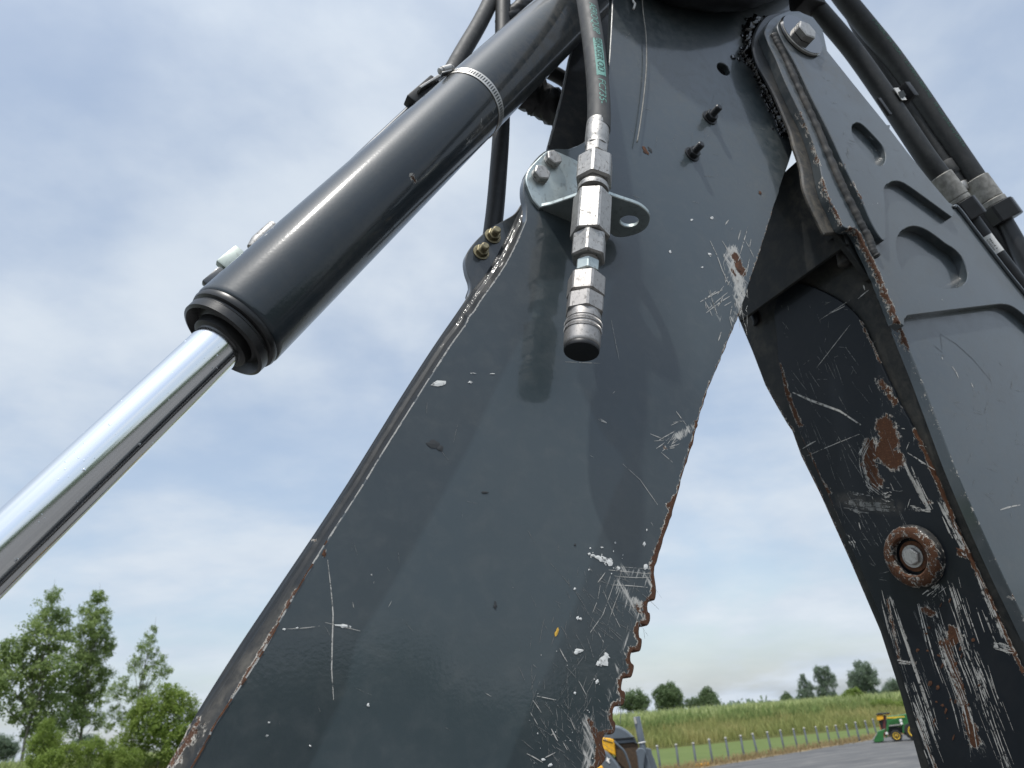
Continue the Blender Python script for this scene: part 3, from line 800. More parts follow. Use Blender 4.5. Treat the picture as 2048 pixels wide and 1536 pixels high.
for a in (649.5, 660.5):                                              # knurled bands
    s0 = cs(a); r0 = rp(a, 75) * 1.0
    mb = MB()
    d_, n_, b_ = frame_of(AX)
    for k in range(96):
        t = 2 * math.pi * k / 96; t2 = t + 0.05
        hgt = cs(a + 5.6) - s0
        q = lambda tt, s, rr: ct + AX * s + (n_ * math.cos(tt) + b_ * math.sin(tt)) * rr
        mb.add([q(t, s0, r0), q(t + 0.032, s0, r0), q(t2 + 0.032, s0 + hgt, r0), q(t2, s0 + hgt, r0), q((t + t2) / 2 + 0.016, s0 + hgt / 2, r0 + 0.0009)], [(0, 1, 4), (1, 2, 4), (2, 3, 4), (3, 0, 4)])
    o = mb.build('knurl', M['steel_worn'], slv); o['kind'] = 'stuff'
lp('dust_plug', [(694, 68), (697, 72), (702, 72), (704, 70), (703, 40), (702, 4)], M['black_plastic'], 56)
# printing on the hose
def text_mesh(s, size, shear=0.0):
    cu = bpy.data.curves.new('t', 'FONT'); cu.body = s; cu.size = size; cu.shear = shear; cu.resolution_u = 3
    ob = bpy.data.objects.new('t', cu); COL.objects.link(ob)
    dg = bpy.context.evaluated_depsgraph_get(); me = ob.evaluated_get(dg).to_mesh()
    bm = bmesh.new(); bm.from_mesh(me); bmesh.ops.subdivide_edges(bm, edges=[e for e in bm.edges if e.calc_length() > size * 0.15], cuts=2)
    bmesh.ops.triangulate(bm, faces=bm.faces); bm.verts.index_update()
    V = [(w.co.x, w.co.y) for w in bm.verts]; Fa = [[w.index for w in g.verts] for g in bm.faces]
    bm.free(); ob.evaluated_get(dg).to_mesh_clear(); bpy.data.objects.remove(ob); bpy.data.curves.remove(cu)
    return V, Fa
def on_tube(pts, path, r, s0, ang, flip=1):
    """Wrap flat (x along, y around) points on a tube; s0 metres from the path's start, ang from the camera-facing side."""
    fr = tube_frames(path); L = [0.0]
    for a, b in zip(path[:-1], path[1:]): L.append(L[-1] + (Vector(b) - Vector(a)).length)
    out = []
    for x, y in pts:
        s = min(max(s0 + x, 0), L[-1] - 1e-6); i = max(k for k in range(len(L)) if L[k] <= s); i = min(i, len(fr) - 2)
        t = (s - L[i]) / max(1e-9, L[i + 1] - L[i])
        p = fr[i][0].lerp(fr[i + 1][0], t); n_ = fr[i][2].lerp(fr[i + 1][2], t).normalized(); b_ = fr[i][3].lerp(fr[i + 1][3], t).normalized()
        a = ang + flip * y / r
        out.append(p + (n_ * math.cos(a) + b_ * math.sin(a)) * r)
    return out
def path_len_at(path, v_):
    L = 0.0
    for a, b in zip(path[:-1], path[1:]):
        if proj(b)[1] >= v_: return L
        L += (Vector(b) - Vector(a)).length
    return L
# 
def hose_text(path, r, s, v0, v1, ang, size_px, mat, parent, lift=0.0003, flip=1, shear=0.25, name='lettering'):
    a0, a1 = path_len_at(path, v0), path_len_at(path, v1)
    size = pxm(path[len(path) // 2], size_px)
    V, Fa = text_mesh(s, size, shear)
    x0, x1 = min(p[0] for p in V), max(p[0] for p in V)
    k = (a1 - a0) / (x1 - x0)
    pts = [((x - x0) * k, y - size * 0.33) for x, y in V]
    return mk(name, on_tube(pts, path, r + lift, a0, ang, flip), Fa, mat, parent)
TA = -0.50
hose_text(hp, rh, 'EATON', -26, 21, TA, 21, M['green_ink'], hose_o, flip=-1)
hose_text(hp, rh, 'AEROQUIP', 31, 92, TA, 21, M['green_ink'], hose_o, flip=-1)
hose_text(hp, rh, 'BRUISER OD', 99, 165, TA, 19, M['ink'], hose_o, lift=0.0006, flip=-1)
hose_text(hp, rh, 'FC735-', 180, 226, TA, 20, M['green_ink'], hose_o, flip=-1)
a0, a1 = path_len_at(hp, 96), path_len_at(hp, 170); hw = pxm(hp[30], 9.5)
g = [(a0 + (a1 - a0) * i / 12, hw * (2 * j / 8 - 1)) for i in range(13) for j in range(9)]
gv = on_tube([(x, y) for x, y in g], hp, rh + 0.0003, 0.0, TA)
mk('print_band', gv, [(i * 9 + j, i * 9 + j + 1, (i + 1) * 9 + j + 1, (i + 1) * 9 + j) for i in range(12) for j in range(8)], M['green_ink'], hose_o, smooth=True)

# bracket: bolted plate and folded shelf, part of the dipper arm
BR = thing('hose_bracket', 'bright zinc bracket bolted to the dipper arm, holding the quick coupler', 'bracket', PD.hit(1110, 380))
PB = PY(YD - 0.006)
bp = [(1080, 415), (1066, 398), (1056, 374), (1052, 356), (1058, 338), (1074, 320), (1090, 305), (1102, 300), (1116, 303), (1151, 319), (1159, 327), (1160, 338), (1156, 374), (1154, 400), (1120, 412)]
plate('bolted_plate', PB, bp[:1] + sp2(bp[1:13], 3) + bp[13:], 0.006, M['zinc_clean'], BR, bev=0.0014)
hinge = PB.hit(1095, 412)
PS = Plane(ct + AX * cs(388), AX, (1, 0, 0))                       # underside of the shelf, facing down the axis
sh = [(1079, 416), (1102, 409), (1140, 396), (1172, 385), (1189, 381), (1206, 385), (1240, 397), (1275, 409), (1292, 421), (1300, 434), (1296, 452), (1285, 463), (1270, 470), (1248, 475), (1230, 474), (1215, 466), (1160, 452), (1110, 432)]
sh2 = [PS.px2(*p) for p in sp2(sh, 3, True)]
hl = [PS.px2(*p) for p in circ(1259, 443, 19, 11, 24)]
if True:
    o2 = sh2 if area2(sh2) > 0 else sh2[::-1]
    plate('shelf', PS, o2, 0.0065, M['zinc_clean'], BR, holes=[hl], bev=0.0012, px=False)
def hbolt(pl, u, v, rw, rh_, ln, mat, parent, name='bolt', rot=0.3, d=None):
    p = pl.hit(u, v); k = pxm(p, 1); d = Vector(d) if d else pl.n
    w = lathe(name, [(0, rw * k), (2 * k, rw * k), (2.8 * k, rw * k * 0.88)], p, d, mat, parent, seg=28)
    hexa('bolt_head', p + d * 2.4 * k, d, ln * k, rh_ * k, mat, w, rot=rot, ch=0.15)
    return w
hbolt(PB, 1079, 353, 18, 18, 13, M['zinc'], BR, rot=0.2)
hbolt(PB, 1103, 323, 17, 17, 13, M['zinc'], BR, rot=0.5)

# ------------------------------------------------------------------ hydraulic cylinder
YC = 0.882
PC = PY(YC)
c_top, c_bot, c_rod = PC.hit(1052, 104), PC.hit(474, 655), PC.hit(-6, 1098)
CD = (c_top - c_bot).normalized()
rb = pxm(PC.hit(760, 380), 163) * 0.5
CYL = thing('hydraulic_cylinder', 'dark grey hydraulic cylinder with a shining chrome rod slanting down to the left', 'hydraulic cylinder', c_bot)
# barrel with dirt and scuff attributes
Lb = (c_top - c_bot).length + 0.45
segs, rows = 96, 160
v = []; f = []
d_, n_, b_ = frame_of(CD)
prof = [(0.0, rb * 0.975), (0.0012, rb * 0.99), (0.003, rb), (0.008, rb)] + [(0.008 + (Lb - 0.008) * k / rows, rb) for k in range(1, rows + 1)]
v, f = lathe_vf(prof, c_bot, CD, segs)
aa = np.array([tuple(p) for p in v]); uu, vv = proj_np(aa)
fb = make_field([('dust', [(1010, 190), (1080, 110), (1130, 40)], 66, 0.55), ('dust', [(960, 270), (980, 240)], 34, 0.6), ('bare', [(930, 290), (985, 220)], 14, 0.5), ('dust', [(440, 640), (520, 720)], 30, 0.3), ('dust', [(640, 560), (760, 440)], 40, 0.16), ('dust', [(560, 690), (900, 350)], 12, 0.3),
                 ('rust', [(824, 352), (832, 362)], 9, 0.62), ('bare', [(520, 480), (710, 295)], 5, 0.5), ('bare', [(545, 503), (560, 490)], 3, 0.5)])(uu, vv)
mk('barrel', v, f, M['paint_barrel'], CYL, smooth=True, sharp=40, attrs=fb)
lathe('gland_ring', [(-0.014, rb * 0.70), (-0.024, rb * 0.80), (-0.029, rb * 0.86), (-0.027, rb * 0.925), (-0.016, rb * 0.93), (-0.014, rb * 0.90), (-0.011, rb * 0.90), (-0.009, rb * 0.965), (-0.005, rb * 0.985), (0.0, rb * 0.97), (0.002, rb * 0.90)], c_bot, CD, M['rubber_sleeve'], CYL, seg=96)
lathe('wiper_seal', [(-0.034, rb * 0.575), (-0.033, rb * 0.60), (-0.022, rb * 0.62), (-0.016, rb * 0.74), (-0.014, rb * 0.74)], c_bot, CD, M['black_plastic'], CYL, seg=80)
rr = pxm(PC.hit(437, 690), 100) * 0.5
rod_o = lathe('chrome_rod', [(-1.3, rr)] + [(-1.3 + 1.3 * k / 40, rr) for k in range(1, 41)], c_bot, CD, M['chrome'], CYL, seg=96)
# rain drops on the rod
mb = MB(); r3 = random.Random(12)
d_, n_, b_ = frame_of(CD)
for k in range(80):
    s = -r3.uniform(0.045, 0.55); a = r3.gauss(0.15, 0.55); rad = r3.uniform(0.0005, 0.0014) if r3.random() < 0.8 else r3.uniform(0.0014, 0.0023)
    o_ = n_ * math.cos(a) + b_ * math.sin(a); t_ = -n_ * math.sin(a) + b_ * math.cos(a); c = c_bot + CD * s + o_ * (rr - 0.0001)
    vv_ = [c + o_ * rad * 0.38]; ff = []
    for q, h_ in ((0.55, 0.29), (0.85, 0.14), (1.0, 0.0)):
        for j in range(10):
            th = 2 * math.pi * j / 10; vv_.append(c + (CD * math.cos(th) + t_ * math.sin(th)) * rad * q + o_ * rad * h_)
    ff += [(0, 1 + j, 1 + (j + 1) % 10) for j in range(10)]
    for i in range(2): ff += [(1 + i * 10 + j, 11 + i * 10 + j, 11 + i * 10 + (j + 1) % 10, 1 + i * 10 + (j + 1) % 10) for j in range(10)]
    mb.add(vv_, ff)
dm = NT('water'); dm.set(Base_Color=(0.95, 0.97, 1.0), Roughness=0.02, IOR=1.33); dm.b.inputs['Transmission Weight'].default_value = 1.0
o = mb.build('rain_drops', dm.m, rod_o, smooth=True); o['kind'] = 'stuff'
# hose clamp round the barrel
M['band'] = plain('stainless_band', (0.62, 0.60, 0.56), 0.45, 0.6, vary=0.08)
sc_s = min(range(1000), key=lambda k: abs(proj(c_bot + CD * (k * 0.001) + n_ * rb)[0] - 966)) * 0.001
cl = lathe('hose_clamp', [(sc_s - 0.009, rb + 0.0002), (sc_s - 0.009, rb + 0.0014), (sc_s + 0.009, rb + 0.0014), (sc_s + 0.009, rb + 0.0002)], c_bot, CD, M['band'], CYL, seg=96)
mb = MB()
for k in range(84):
    a = 2 * math.pi * k / 84
    q = lambda s, aa_: c_bot + CD * s + (n_ * math.cos(aa_) + b_ * math.sin(aa_)) * (rb + 0.0017)
    mb.add([q(sc_s - 0.0055, a), q(sc_s - 0.0045, a + 0.032), q(sc_s + 0.0055, a + 0.032), q(sc_s + 0.0045, a)], [(0, 1, 2, 3)])
o = mb.build('band_slot', M['black_plastic'], cl); o['kind'] = 'stuff'
sp_ = PY(YC - 0.035).hit(893, 139); k = pxm(sp_, 1)
sd = (PY(YC - 0.035).hit(912, 132) - PY(YC - 0.035).hit(873, 142)).normalized()
lathe('screw_housing', [(-13 * k, 6 * k), (-12 * k, 8 * k), (12 * k, 8.5 * k), (15 * k, 6 * k)], sp_, sd, M['zinc'], cl, seg=20)
lathe('clamp_screw', [(-20 * k, 4.5 * k), (-19 * k, 6.5 * k), (-13 * k, 6.5 * k), (17 * k, 5 * k), (19 * k, 4 * k)], sp_, sd, M['zinc'], cl, seg=16)
box('clamp_foot', sp_ + Vector((0, 0, -9 * k)) + CD * -2 * k, sd * 14 * k, Vector((0, 6 * k, 0)), Vector((0, 0, 2 * k)), M['zinc'], cl, bev=0.0006)
# fittings and steel line on the far upper side of the barrel
PL2 = PY(YC + 0.03)
def bar(name, a, b, wpx, mat, parent, yy=YC + 0.03, bev=0.0015, dep=10):
    pl = PY(yy); A_, B_ = pl.hit(*a), pl.hit(*b); k = pxm(A_, 1); e = (B_ - A_) * 0.5; up = e.cross(Vector((0, 1, 0))).normalized()
    return box(name, (A_ + B_) * 0.5, e, Vector((0, dep * k, 0)), up * wpx * 0.5 * k, mat, parent, bev=bev)
M['port'] = plain('grey_port_block', (0.20, 0.22, 0.22), 0.5)
bar('port_block', (416, 576), (452, 546), 34, M['paint_dark'], CYL, bev=0.003)
bar('line_fitting', (445, 537), (485, 505), 36, zinc_mat('dull_green_zinc', (0.36, 0.40, 0.36), (0.50, 0.54, 0.50), 0.2, 0.5, 50), CYL, bev=0.003)
tube('steel_line', [PL2.hit(*p) for p in sp2([(486, 526), (516, 494), (568, 456), (650, 380), (728, 304), (830, 208)], 4)], pxm(PL2.hit(600, 400), 9), M['paint_dark'], CYL, seg=14)
tube('line_ferrule', [PL2.hit(*p) for p in [(503, 497), (516, 484), (548, 454)]], [pxm(PL2.hit(520, 480), q) for q in (10, 15, 14)], M['zinc'], CYL, seg=18)
bar('line_clamp', (820, 208), (868, 166), 26, M['rubber_black'], CYL, yy=YC + 0.02, bev=0.003, dep=14)
bar('clamp_strap', (838, 180), (905, 138), 5, M['zinc'], CYL, yy=YC + 0.0, bev=0.0005, dep=8)

# hoses behind the cylinder
def hose(name, label, pts, ys, rpx, mat, seg=22, n=7, rough=0.0, group=None):
    if not isinstance(ys, (list, tuple)): ys = [ys] * len(pts)
    P = [PY(y).hit(*p) for p, y in zip(pts, ys)]
    path = spline(P, n)
    rr_ = pxm(P[len(P) // 2], rpx)
    vv_, ff = tube_vf(path, rr_, seg, True, rough)
    o = mk(name, vv_, ff, mat, None, smooth=True, loc=P[-1]); tag(o, label, 'hose', group)
    return o, path, rr_
hose('hydraulic_hose', 'dusty black hose curving down behind the top of the grey cylinder, leftmost hose', [(1060, -420), (1000, -80), (985, -10), (960, 45), (925, 105), (895, 160), (860, 230), (840, 270)], 1.0, 17, M['rubber_dusty'])
hose('hydraulic_hose', 'straight black hose hanging behind the cylinder down to the flange bolts', [(1020, -420), (1008, -80), (1006, 0), (1005, 100), (1003, 240), (997, 340), (988, 440), (975, 520), (950, 600)], 0.985, 17, M['rubber'])
o, p_, r_ = hose('hose_sleeve', 'wrinkled black protective sleeve between the cylinder and the dipper arm', [(1180, 290), (1130, 235), (1085, 200), (1050, 185), (1000, 160)], 1.02, 33, M['rubber_black'], rough=0.35)
hose('hydraulic_hose', 'short black hose crossing the gap above the wrinkled sleeve', [(1060, 120), (1090, 138), (1130, 160), (1180, 200)], 1.03, 15, M['rubber_black'])
hose('hose_sleeve', 'bunched black hose sleeve peeking over the top edge of the cylinder', [(1090, -30), (1060, 0), (1035, 22), (1005, 45)], 0.99, 17, M['rubber_black'], rough=0.3)
hose('hydraulic_hose', 'thick black hose sagging across the top of the dipper arm', [(1080, -560), (1210, -190), (1330, -62), (1400, -36), (1455, -30), (1520, -42), (1580, -75), (1660, -170), (1780, -480)], 0.745, 49, M['rubber_black'], rough=0.06)
M['pale_wire'] = plain('weathered_wire', (0.16, 0.15, 0.13), 0.7, col2=(0.30, 0.29, 0.26), scale=60)
# thin wire hanging down the plate
o, _, _ = hose('hanging_wire', 'thin pale wire hanging down the upper part of the dipper arm', [(1283, -40), (1286, 20), (1292, 70), (1293, 130), (1288, 190), (1280, 250), (1274, 285)], 0.792, 1.2, M['pale_wire'], seg=8)
o['category'] = 'wire'
o, _, _ = hose('frayed_string', 'short frayed pale string end dangling at the top of the dipper arm', [(1262, -30), (1266, 0), (1270, 8), (1267, 18)], 0.79, 2.2, M['label'], seg=8)
o['category'] = 'string'
# ------------------------------------------------------------------ boom arm
YA, YU, YB = 0.727, 0.741, 0.757
PA, PBu, PBm = PY(YA), PY(YU), PY(YB)
BOOM = thing('boom_arm', 'slate grey steel boom with oval recesses and a rusty scraped underside at the right', 'boom arm', PBm.hit(2000, 1500))
dbl = sp2([(1575, 30), (1562, 38), (1555, 50), (1556, 60), (1561, 72), (1573, 96), (1587, 120), (1604, 154), (1624, 197), (1651, 250), (1667, 283), (1687, 328), (1706, 367), (1726, 406), (1741, 441), (1755, 467), (1763, 478), (1768, 481)], 3) \
    + sp2([(1772, 476), (1771, 445), (1770, 406), (1768, 381), (1774, 368), (1789, 362), (1808, 366), (1846, 392), (1898, 430), (1904, 433), (1908, 428), (1906, 419), (1897, 404)], 3) \
    + [(1858, 358), (1822, 313), (1774, 250), (1702, 161), (1655, 102), (1646, 60), (1626, 34), (1600, 24)]
pocket1 = sp2([(1704, 258), (1706, 249), (1714, 245), (1726, 250), (1746, 270), (1765, 292), (1771, 308), (1770, 324), (1762, 331), (1747, 325), (1722, 298), (1707, 274)], 3, True)
mb_d = [('rust', [(1688, 331), (1691, 336)], 6, 0.6), ('rust', [(1704, 362), (1724, 400), (1728, 408)], 4, 0.6), ('bare', [(1735, 410), (1757, 406)], 3, 0.6), ('dust', [(1640, 120), (1720, 190)], 30, 0.5), ('dust', [(1570, 60), (1610, 150)], 28, 0.55),
        ('dust', [(1600, 160), (1670, 290)], 10, 0.4)]
plate('doubler_plate', PA, dbl, 0.0138, M['paint_boom'], BOOM, holes=[pocket1], bev=0.0014, grid=0.005, field=make_field(mb_d))
L2 = [(1575, 22), (1553, 31), (1539, 41), (1531, 56), (1530, 68), (1539, 91), (1553, 120), (1570, 162), (1595, 214), (1612, 248), (1628, 289), (1638, 322), (1646, 361), (1655, 391), (1671, 422), (1683, 449), (1692, 456)]
near = [(1700, 457), (1708, 456), (1716, 465), (1722, 477), (1732, 498), (1745, 523), (1759, 552), (1775, 592), (1795, 642), (1812, 684), (1842, 758), (1874, 842), (1905, 924), (1937, 1000), (1971, 1076), (2008, 1156), (2048, 1238), (2140, 1430), (2420, 2030)]
lip = [(1808, 652), (1809, 638), (1816, 631), (1900, 620), (2000, 608)] + sp2([(2000, 608), (2018, 610), (2036, 620), (2060, 640)], 3)[1:] + [(2200, 770), (2420, 1010), (2420, 985)]
upper = sp2(L2, 3) + ragged(near[:9], 0.7, 8) + lip + [(2200, 748), (2048, 586), (1919, 416), (1912, 409), (1904, 408), (1890, 400), (1850, 352), (1814, 308), (1766, 246), (1694, 158), (1646, 98), (1638, 60), (1618, 32), (1598, 22)]
lower = sp2([(1786, 618)] + near[8:], 3) + [(2900, 2030), (2900, 1400), (2420, 960), (2100, 620), (1990, 585), (1800, 600)]
pocket3 = sp2([(1793, 500), (1794, 478), (1805, 460), (1826, 452), (1848, 457), (1872, 472), (1890, 486), (1910, 499), (1926, 518), (1935, 545), (1933, 562), (1920, 573), (1888, 576), (1852, 571), (1822, 559), (1801, 532)], 3, True)
mb_m = [('rust', near[:10], 7, 0.72), ('rust', near[9:17], 3, 0.3), ('dust', [(1810, 640), (1900, 630), (2010, 618)], 16, 0.4), ('dust', [(1740, 470), (1770, 520), (1790, 600)], 26, 0.3), ('dust', [(1900, 430), (1960, 510), (2040, 600)], 26, 0.35), ('dust', [(1860, 680), (1960, 800)], 90, 0.16), ('bare', near[2:8], 12, 0.4), ('rust', [(1646, 361), (1655, 391), (1671, 422), (1683, 449)], 5, 0.6), ('rust', [(1600, 222), (1640, 330)], 4, 0.55), ('dust', [(1540, 60), (1580, 170), (1620, 260)], 34, 0.6)]
plate('near_side_plate', PBu, upper, 0.0200, M['paint_boom'], BOOM, holes=[pocket3], bev=0.0014, grid=0.005, field=make_field(mb_m))
plate('lower_side_plate', PBm, lower, 0.020, M['paint_boom'], BOOM, bev=0.0014, grid=0.005, field=make_field(mb_m))
plate('recess_floor', PY(YU + 0.0202), [(1750, 430), (1900, 425), (1960, 500), (1980, 600), (1800, 610), (1760, 500)], 0.006, M['paint_boom'], BOOM)
plate('recess_floor', PY(YU + 0.0002), [(1700, 250), (1780, 250), (1770, 332), (1705, 320)], 0.0001, M['paint_boom'], BOOM)
# weld beads and raised ribs along the doubler and fork edges
def bead(name, pl, pts, rpx, mat, parent, amp=0.25, lift=0.0, seed=0):
    path = [pl.lift(lift).hit(*p) for p in sp2(pts, 10)]
    k = pxm(path[0], rpx); r = [k * (1 + amp * noise.noise(Vector((i * 0.8, seed * 3.1, 0.5)))) for i in range(len(path))]
    r[0] *= 0.3; r[-1] *= 0.3
    vv_, ff = tube_vf(path, r, 12)
    return mk(name, vv_, ff, mat, parent, smooth=True)
L1b = [(1548, 66), (1556, 84), (1570, 110), (1588, 150), (1606, 190), (1632, 245), (1652, 292), (1672, 340), (1690, 380), (1708, 416), (1724, 448), (1738, 474), (1748, 500), (1756, 512)]
bead('weld_bead', PBu, [(u - 2, v_ + 4) for u, v_ in L1b], 8, M['paint_edge'], BOOM, 0.2, 0.0, 1)
# fork cheek behind the side plate
L3 = [(1580, 18), (1547, 26), (1533, 31), (1522, 42), (1513, 58), (1507, 76), (1507, 98), (1516, 128), (1532, 156), (1550, 190), (1568, 232), (1581, 264), (1588, 292), (1597, 318), (1603, 340), (1607, 372), (1616, 398), (1630, 428), (1644, 457), (1650, 468)]
PK = PY(0.7615)
M['fork'] = paint_mat('greasy_fork_paint', base=(0.016, 0.018, 0.020), dusty=0.15, rough=0.5, coat=0.4, spot=0.1, dustcol=(0.16, 0.14, 0.11))
plate('fork_cheek', PK, sp2(L3, 3) + [(1676, 466), (1686, 452), (1664, 380), (1640, 290), (1604, 190), (1584, 110), (1584, 40)], 0.007, M['fork'], BOOM, bev=0.003, grid=0.008, field=make_field([('dust', [(1585, 270), (1606, 370), (1645, 455)], 40, 0.8), ('dust', [(1540, 170), (1585, 270)], 14, 0.35)]))
plate('fork_spacer', PY(0.769), [(u + 26, v_) for u, v_ in sp2(L3[2:], 3)] + [(1700, 440), (1660, 250), (1610, 60)], 0.028, M['rubber_black'], BOOM, bev=0.002)
# underside of the box
a0_, b0_ = PBm.hit(1722, 477), PBm.hit(2048, 1238)
dn = (b0_ - a0_).normalized()
nu = dn.cross(Vector((0, 1, 0)))
if nu.x > 0: nu = -nu
PU = Plane(a0_, nu, dn).lift(-0.003)
und = [(1704, 476), (1716, 500), (2135, 1490), (2380, 2040), (2050, 2040), (1841, 1536), (1800, 1385), (1760, 1262), (1700, 1122), (1640, 988), (1602, 912), (1584, 862), (1573, 846), (1553, 812), (1530, 770), (1505, 704), (1479, 642), (1462, 600), (1500, 560)]
mu = [('rust', [(1602, 912), (1640, 988), (1700, 1122)], 5, 0.7), ('rust', [(1530, 770), (1584, 862)], 7, 0.5), ('dust', [(1700, 480), (1800, 700), (2000, 1200)], 70, 0.35), ('dust', [(1500, 650), (1520, 700)], 25, 0.5), ('dust', [(1540, 520), (1640, 600)], 60, 0.3)]
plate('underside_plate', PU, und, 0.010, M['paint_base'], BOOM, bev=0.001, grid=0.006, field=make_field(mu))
PWr = PU.lift(0.007)
wear = sp2([(1552, 660), (1548, 625), (1556, 592), (1572, 572), (1592, 566), (1620, 572), (1660, 590), (1694, 612), (1722, 644), (1742, 684), (1760, 724), (1778, 764)], 4) + ragged([(1778, 764), (1800, 808), (1828, 860), (1850, 905), (1880, 975), (1912, 1050), (1950, 1135), (1992, 1225), (2048, 1350), (2120, 1520)], 1.5, 8) + [(2340, 2030), (2062, 2030), (1858, 1536), (1815, 1385), (1774, 1262), (1714, 1122), (1654, 985), (1618, 908), (1592, 850), (1570, 790), (1556, 720)]
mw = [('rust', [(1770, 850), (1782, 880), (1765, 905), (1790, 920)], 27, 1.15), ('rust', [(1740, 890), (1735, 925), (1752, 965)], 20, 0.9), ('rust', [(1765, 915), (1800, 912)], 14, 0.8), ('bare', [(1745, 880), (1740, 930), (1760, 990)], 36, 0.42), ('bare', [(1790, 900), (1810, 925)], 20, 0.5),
      ('bare', [(1808, 925), (1835, 980), (1860, 1022)], 6, 0.9), ('rust', [(1850, 1004), (1862, 1006)], 7, 0.7), ('bare', [(1818, 1018), (1860, 1022)], 6, 0.6),
      ('rust', [(1760, 760), (1790, 805)], 14, 0.62), ('bare', [(1770, 790), (1815, 840)], 18, 0.42), ('rust', [(1830, 862), (1850, 905), (1880, 972), (1905, 1035)], 9, 0.9), ('rust', [(1905, 1040), (1945, 1125), (1990, 1222), (2046, 1345)], 7, 0.7),
      ('bare', [(1880, 1000), (1935, 1100)], 14, 0.62), ('rust', [(1920, 1105), (1955, 1118)], 13, 0.85), ('bare', [(1950, 1120), (1975, 1190), (2005, 1270)], 22, 0.58), ('rust', [(1970, 1160), (2010, 1270)], 8, 0.5),
      ('rust', [(1850, 1220), (1862, 1226)], 14, 0.7), ('rust', [(1905, 1262), (1915, 1275), (1890, 1290)], 18, 0.95), ('bare', [(1860, 1210), (1890, 1290), (1915, 1350)], 28, 0.5), ('rust', [(1895, 1300), (1915, 1360), (1935, 1440), (1945, 1480)], 13, 0.9),
      ('rust', [(1945, 1460), (1950, 1485)], 17, 1.0), ('bare', [(1935, 1280), (1970, 1390)], 16, 0.48), ('bare', [(1780, 1190), (1830, 1330), (1880, 1480)], 6, 0.62), ('bare', [(1900, 1340), (1960, 1500)], 30, 0.46),
      ('rust', [(1775, 1200), (1800, 1325), (1830, 1325)], 6, 0.6), ('bare', [(1805, 1370), (1830, 1440), (1850, 1536)], 22, 0.60), ('rust', [(1800, 1370), (1835, 1440), (1870, 1536)], 6, 0.6), ('bare', [(1960, 1400), (2010, 1536)], 22, 0.42),
      ('rust', [(1560, 730), (1575, 790), (1600, 850)], 9, 0.66), ('rust', [(1618, 908), (1650, 985)], 8, 0.72), ('rust', [(1690, 1090), (1725, 1170)], 9, 0.72), ('bare', [(1696, 1080), (1704, 1094)], 11, 0.8), ('rust', [(1640, 965), (1655, 985)], 12, 0.7),
      ('bare', [(1990, 1290), (2040, 1300)], 12, 0.7), ('rust', [(2010, 1300), (2048, 1310)], 9, 0.6), ('dust', [(1680, 1000), (1790, 1015)], 20, 0.35), ('bare', [(1880, 1170), (1885, 1200)], 12, 0.6), ('rust', [(1720, 640), (1760, 724)], 4, 0.6)]
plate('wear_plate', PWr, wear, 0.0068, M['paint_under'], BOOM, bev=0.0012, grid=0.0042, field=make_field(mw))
su = [(((1586, 785), (1620, 800), (1680, 822), (1722, 850)), 4.5), (((1614, 912), (1720, 868)), 1.2), (((1640, 640), (1700, 600)), 1.0), (((1634, 735), (1700, 650)), 1.3), (((1808, 925), (1862, 1020)), 5), (((1815, 905), (1870, 940)), 2.5), (((1718, 1045), (1722, 1060)), 2),
      (((1664, 625), (1690, 612)), 1.5), (((1605, 898), (1632, 882)), 2), (((1727, 570), (1730, 580)), 3), (((1716, 598), (1738, 580)), 2)]
wp = [(u, v_) for u, v_ in wear]
def brush(pts, spread, n, seed, w0=0.7, w1=2.2, f0=0.12, f1=0.55):
    r = random.Random(seed); P = sp2(pts, 12); out = []; N = len(P)
    for _ in range(n):
        L = max(4, int(N * r.uniform(f0, f1))); i0 = r.randint(0, max(0, N - L)); off = r.gauss(0, spread * 0.42); dr = r.uniform(-0.15, 0.15) * spread
        q = []
        for k in range(i0, min(N, i0 + L)):
            tx, ty = P[min(k + 1, N - 1)][0] - P[max(k - 1, 0)][0], P[min(k + 1, N - 1)][1] - P[max(k - 1, 0)][1]; l_ = math.hypot(tx, ty) + 1e-9
            o_ = off + dr * (k - i0) / L; q.append((P[k][0] - ty / l_ * o_, P[k][1] + tx / l_ * o_))
        ok_ = inside(wp, np.array([p[0] for p in q]), np.array([p[1] for p in q])); q = [p for p, k_ in zip(q, ok_) if k_]
        if len(q) > 2: out.append((q, r.uniform(w0, w1)))
    return out
su += brush([(1785, 1195), (1830, 1330), (1880, 1480)], 8, 9, 1, 1, 2.6, 0.3, 0.9) + brush([(1882, 1000), (1915, 1065), (1948, 1118)], 20, 26, 2, 1, 3.2) + brush([(1950, 1120), (1975, 1190), (2012, 1285)], 30, 28, 3, 0.8, 3.4)
su += brush([(1862, 1200), (1895, 1310), (1930, 1400), (1955, 1500)], 44, 30, 4, 0.7, 3.0) + brush([(1930, 1280), (1960, 1350), (1990, 1430)], 18, 22, 5, 0.8, 2.6) + brush([(1806, 1365), (1835, 1440), (1872, 1540)], 24, 24, 6, 0.8, 3.0)
su += brush([(1950, 1330), (1985, 1430), (2025, 1540)], 30, 26, 7, 0.6, 1.8) + brush([(1764, 1180), (1785, 1260), (1800, 1320)], 14, 12, 8, 0.7, 1.8) + brush([(1900, 1160), (1925, 1240), (1950, 1320)], 20, 20, 9, 0.7, 2.2)
su += brush([(1772, 1326), (1800, 1324), (1836, 1328)], 7, 14, 10, 0.8, 2.2) + brush([(1992, 1292), (2042, 1306)], 12, 16, 11, 0.8, 2.2) + brush([(1820, 1018), (1862, 1022)], 7, 9, 12, 0.8, 2.4) + brush([(1815, 925), (1838, 980), (1860, 1022)], 8, 12, 13, 0.9, 2.6, 0.3, 0.8)
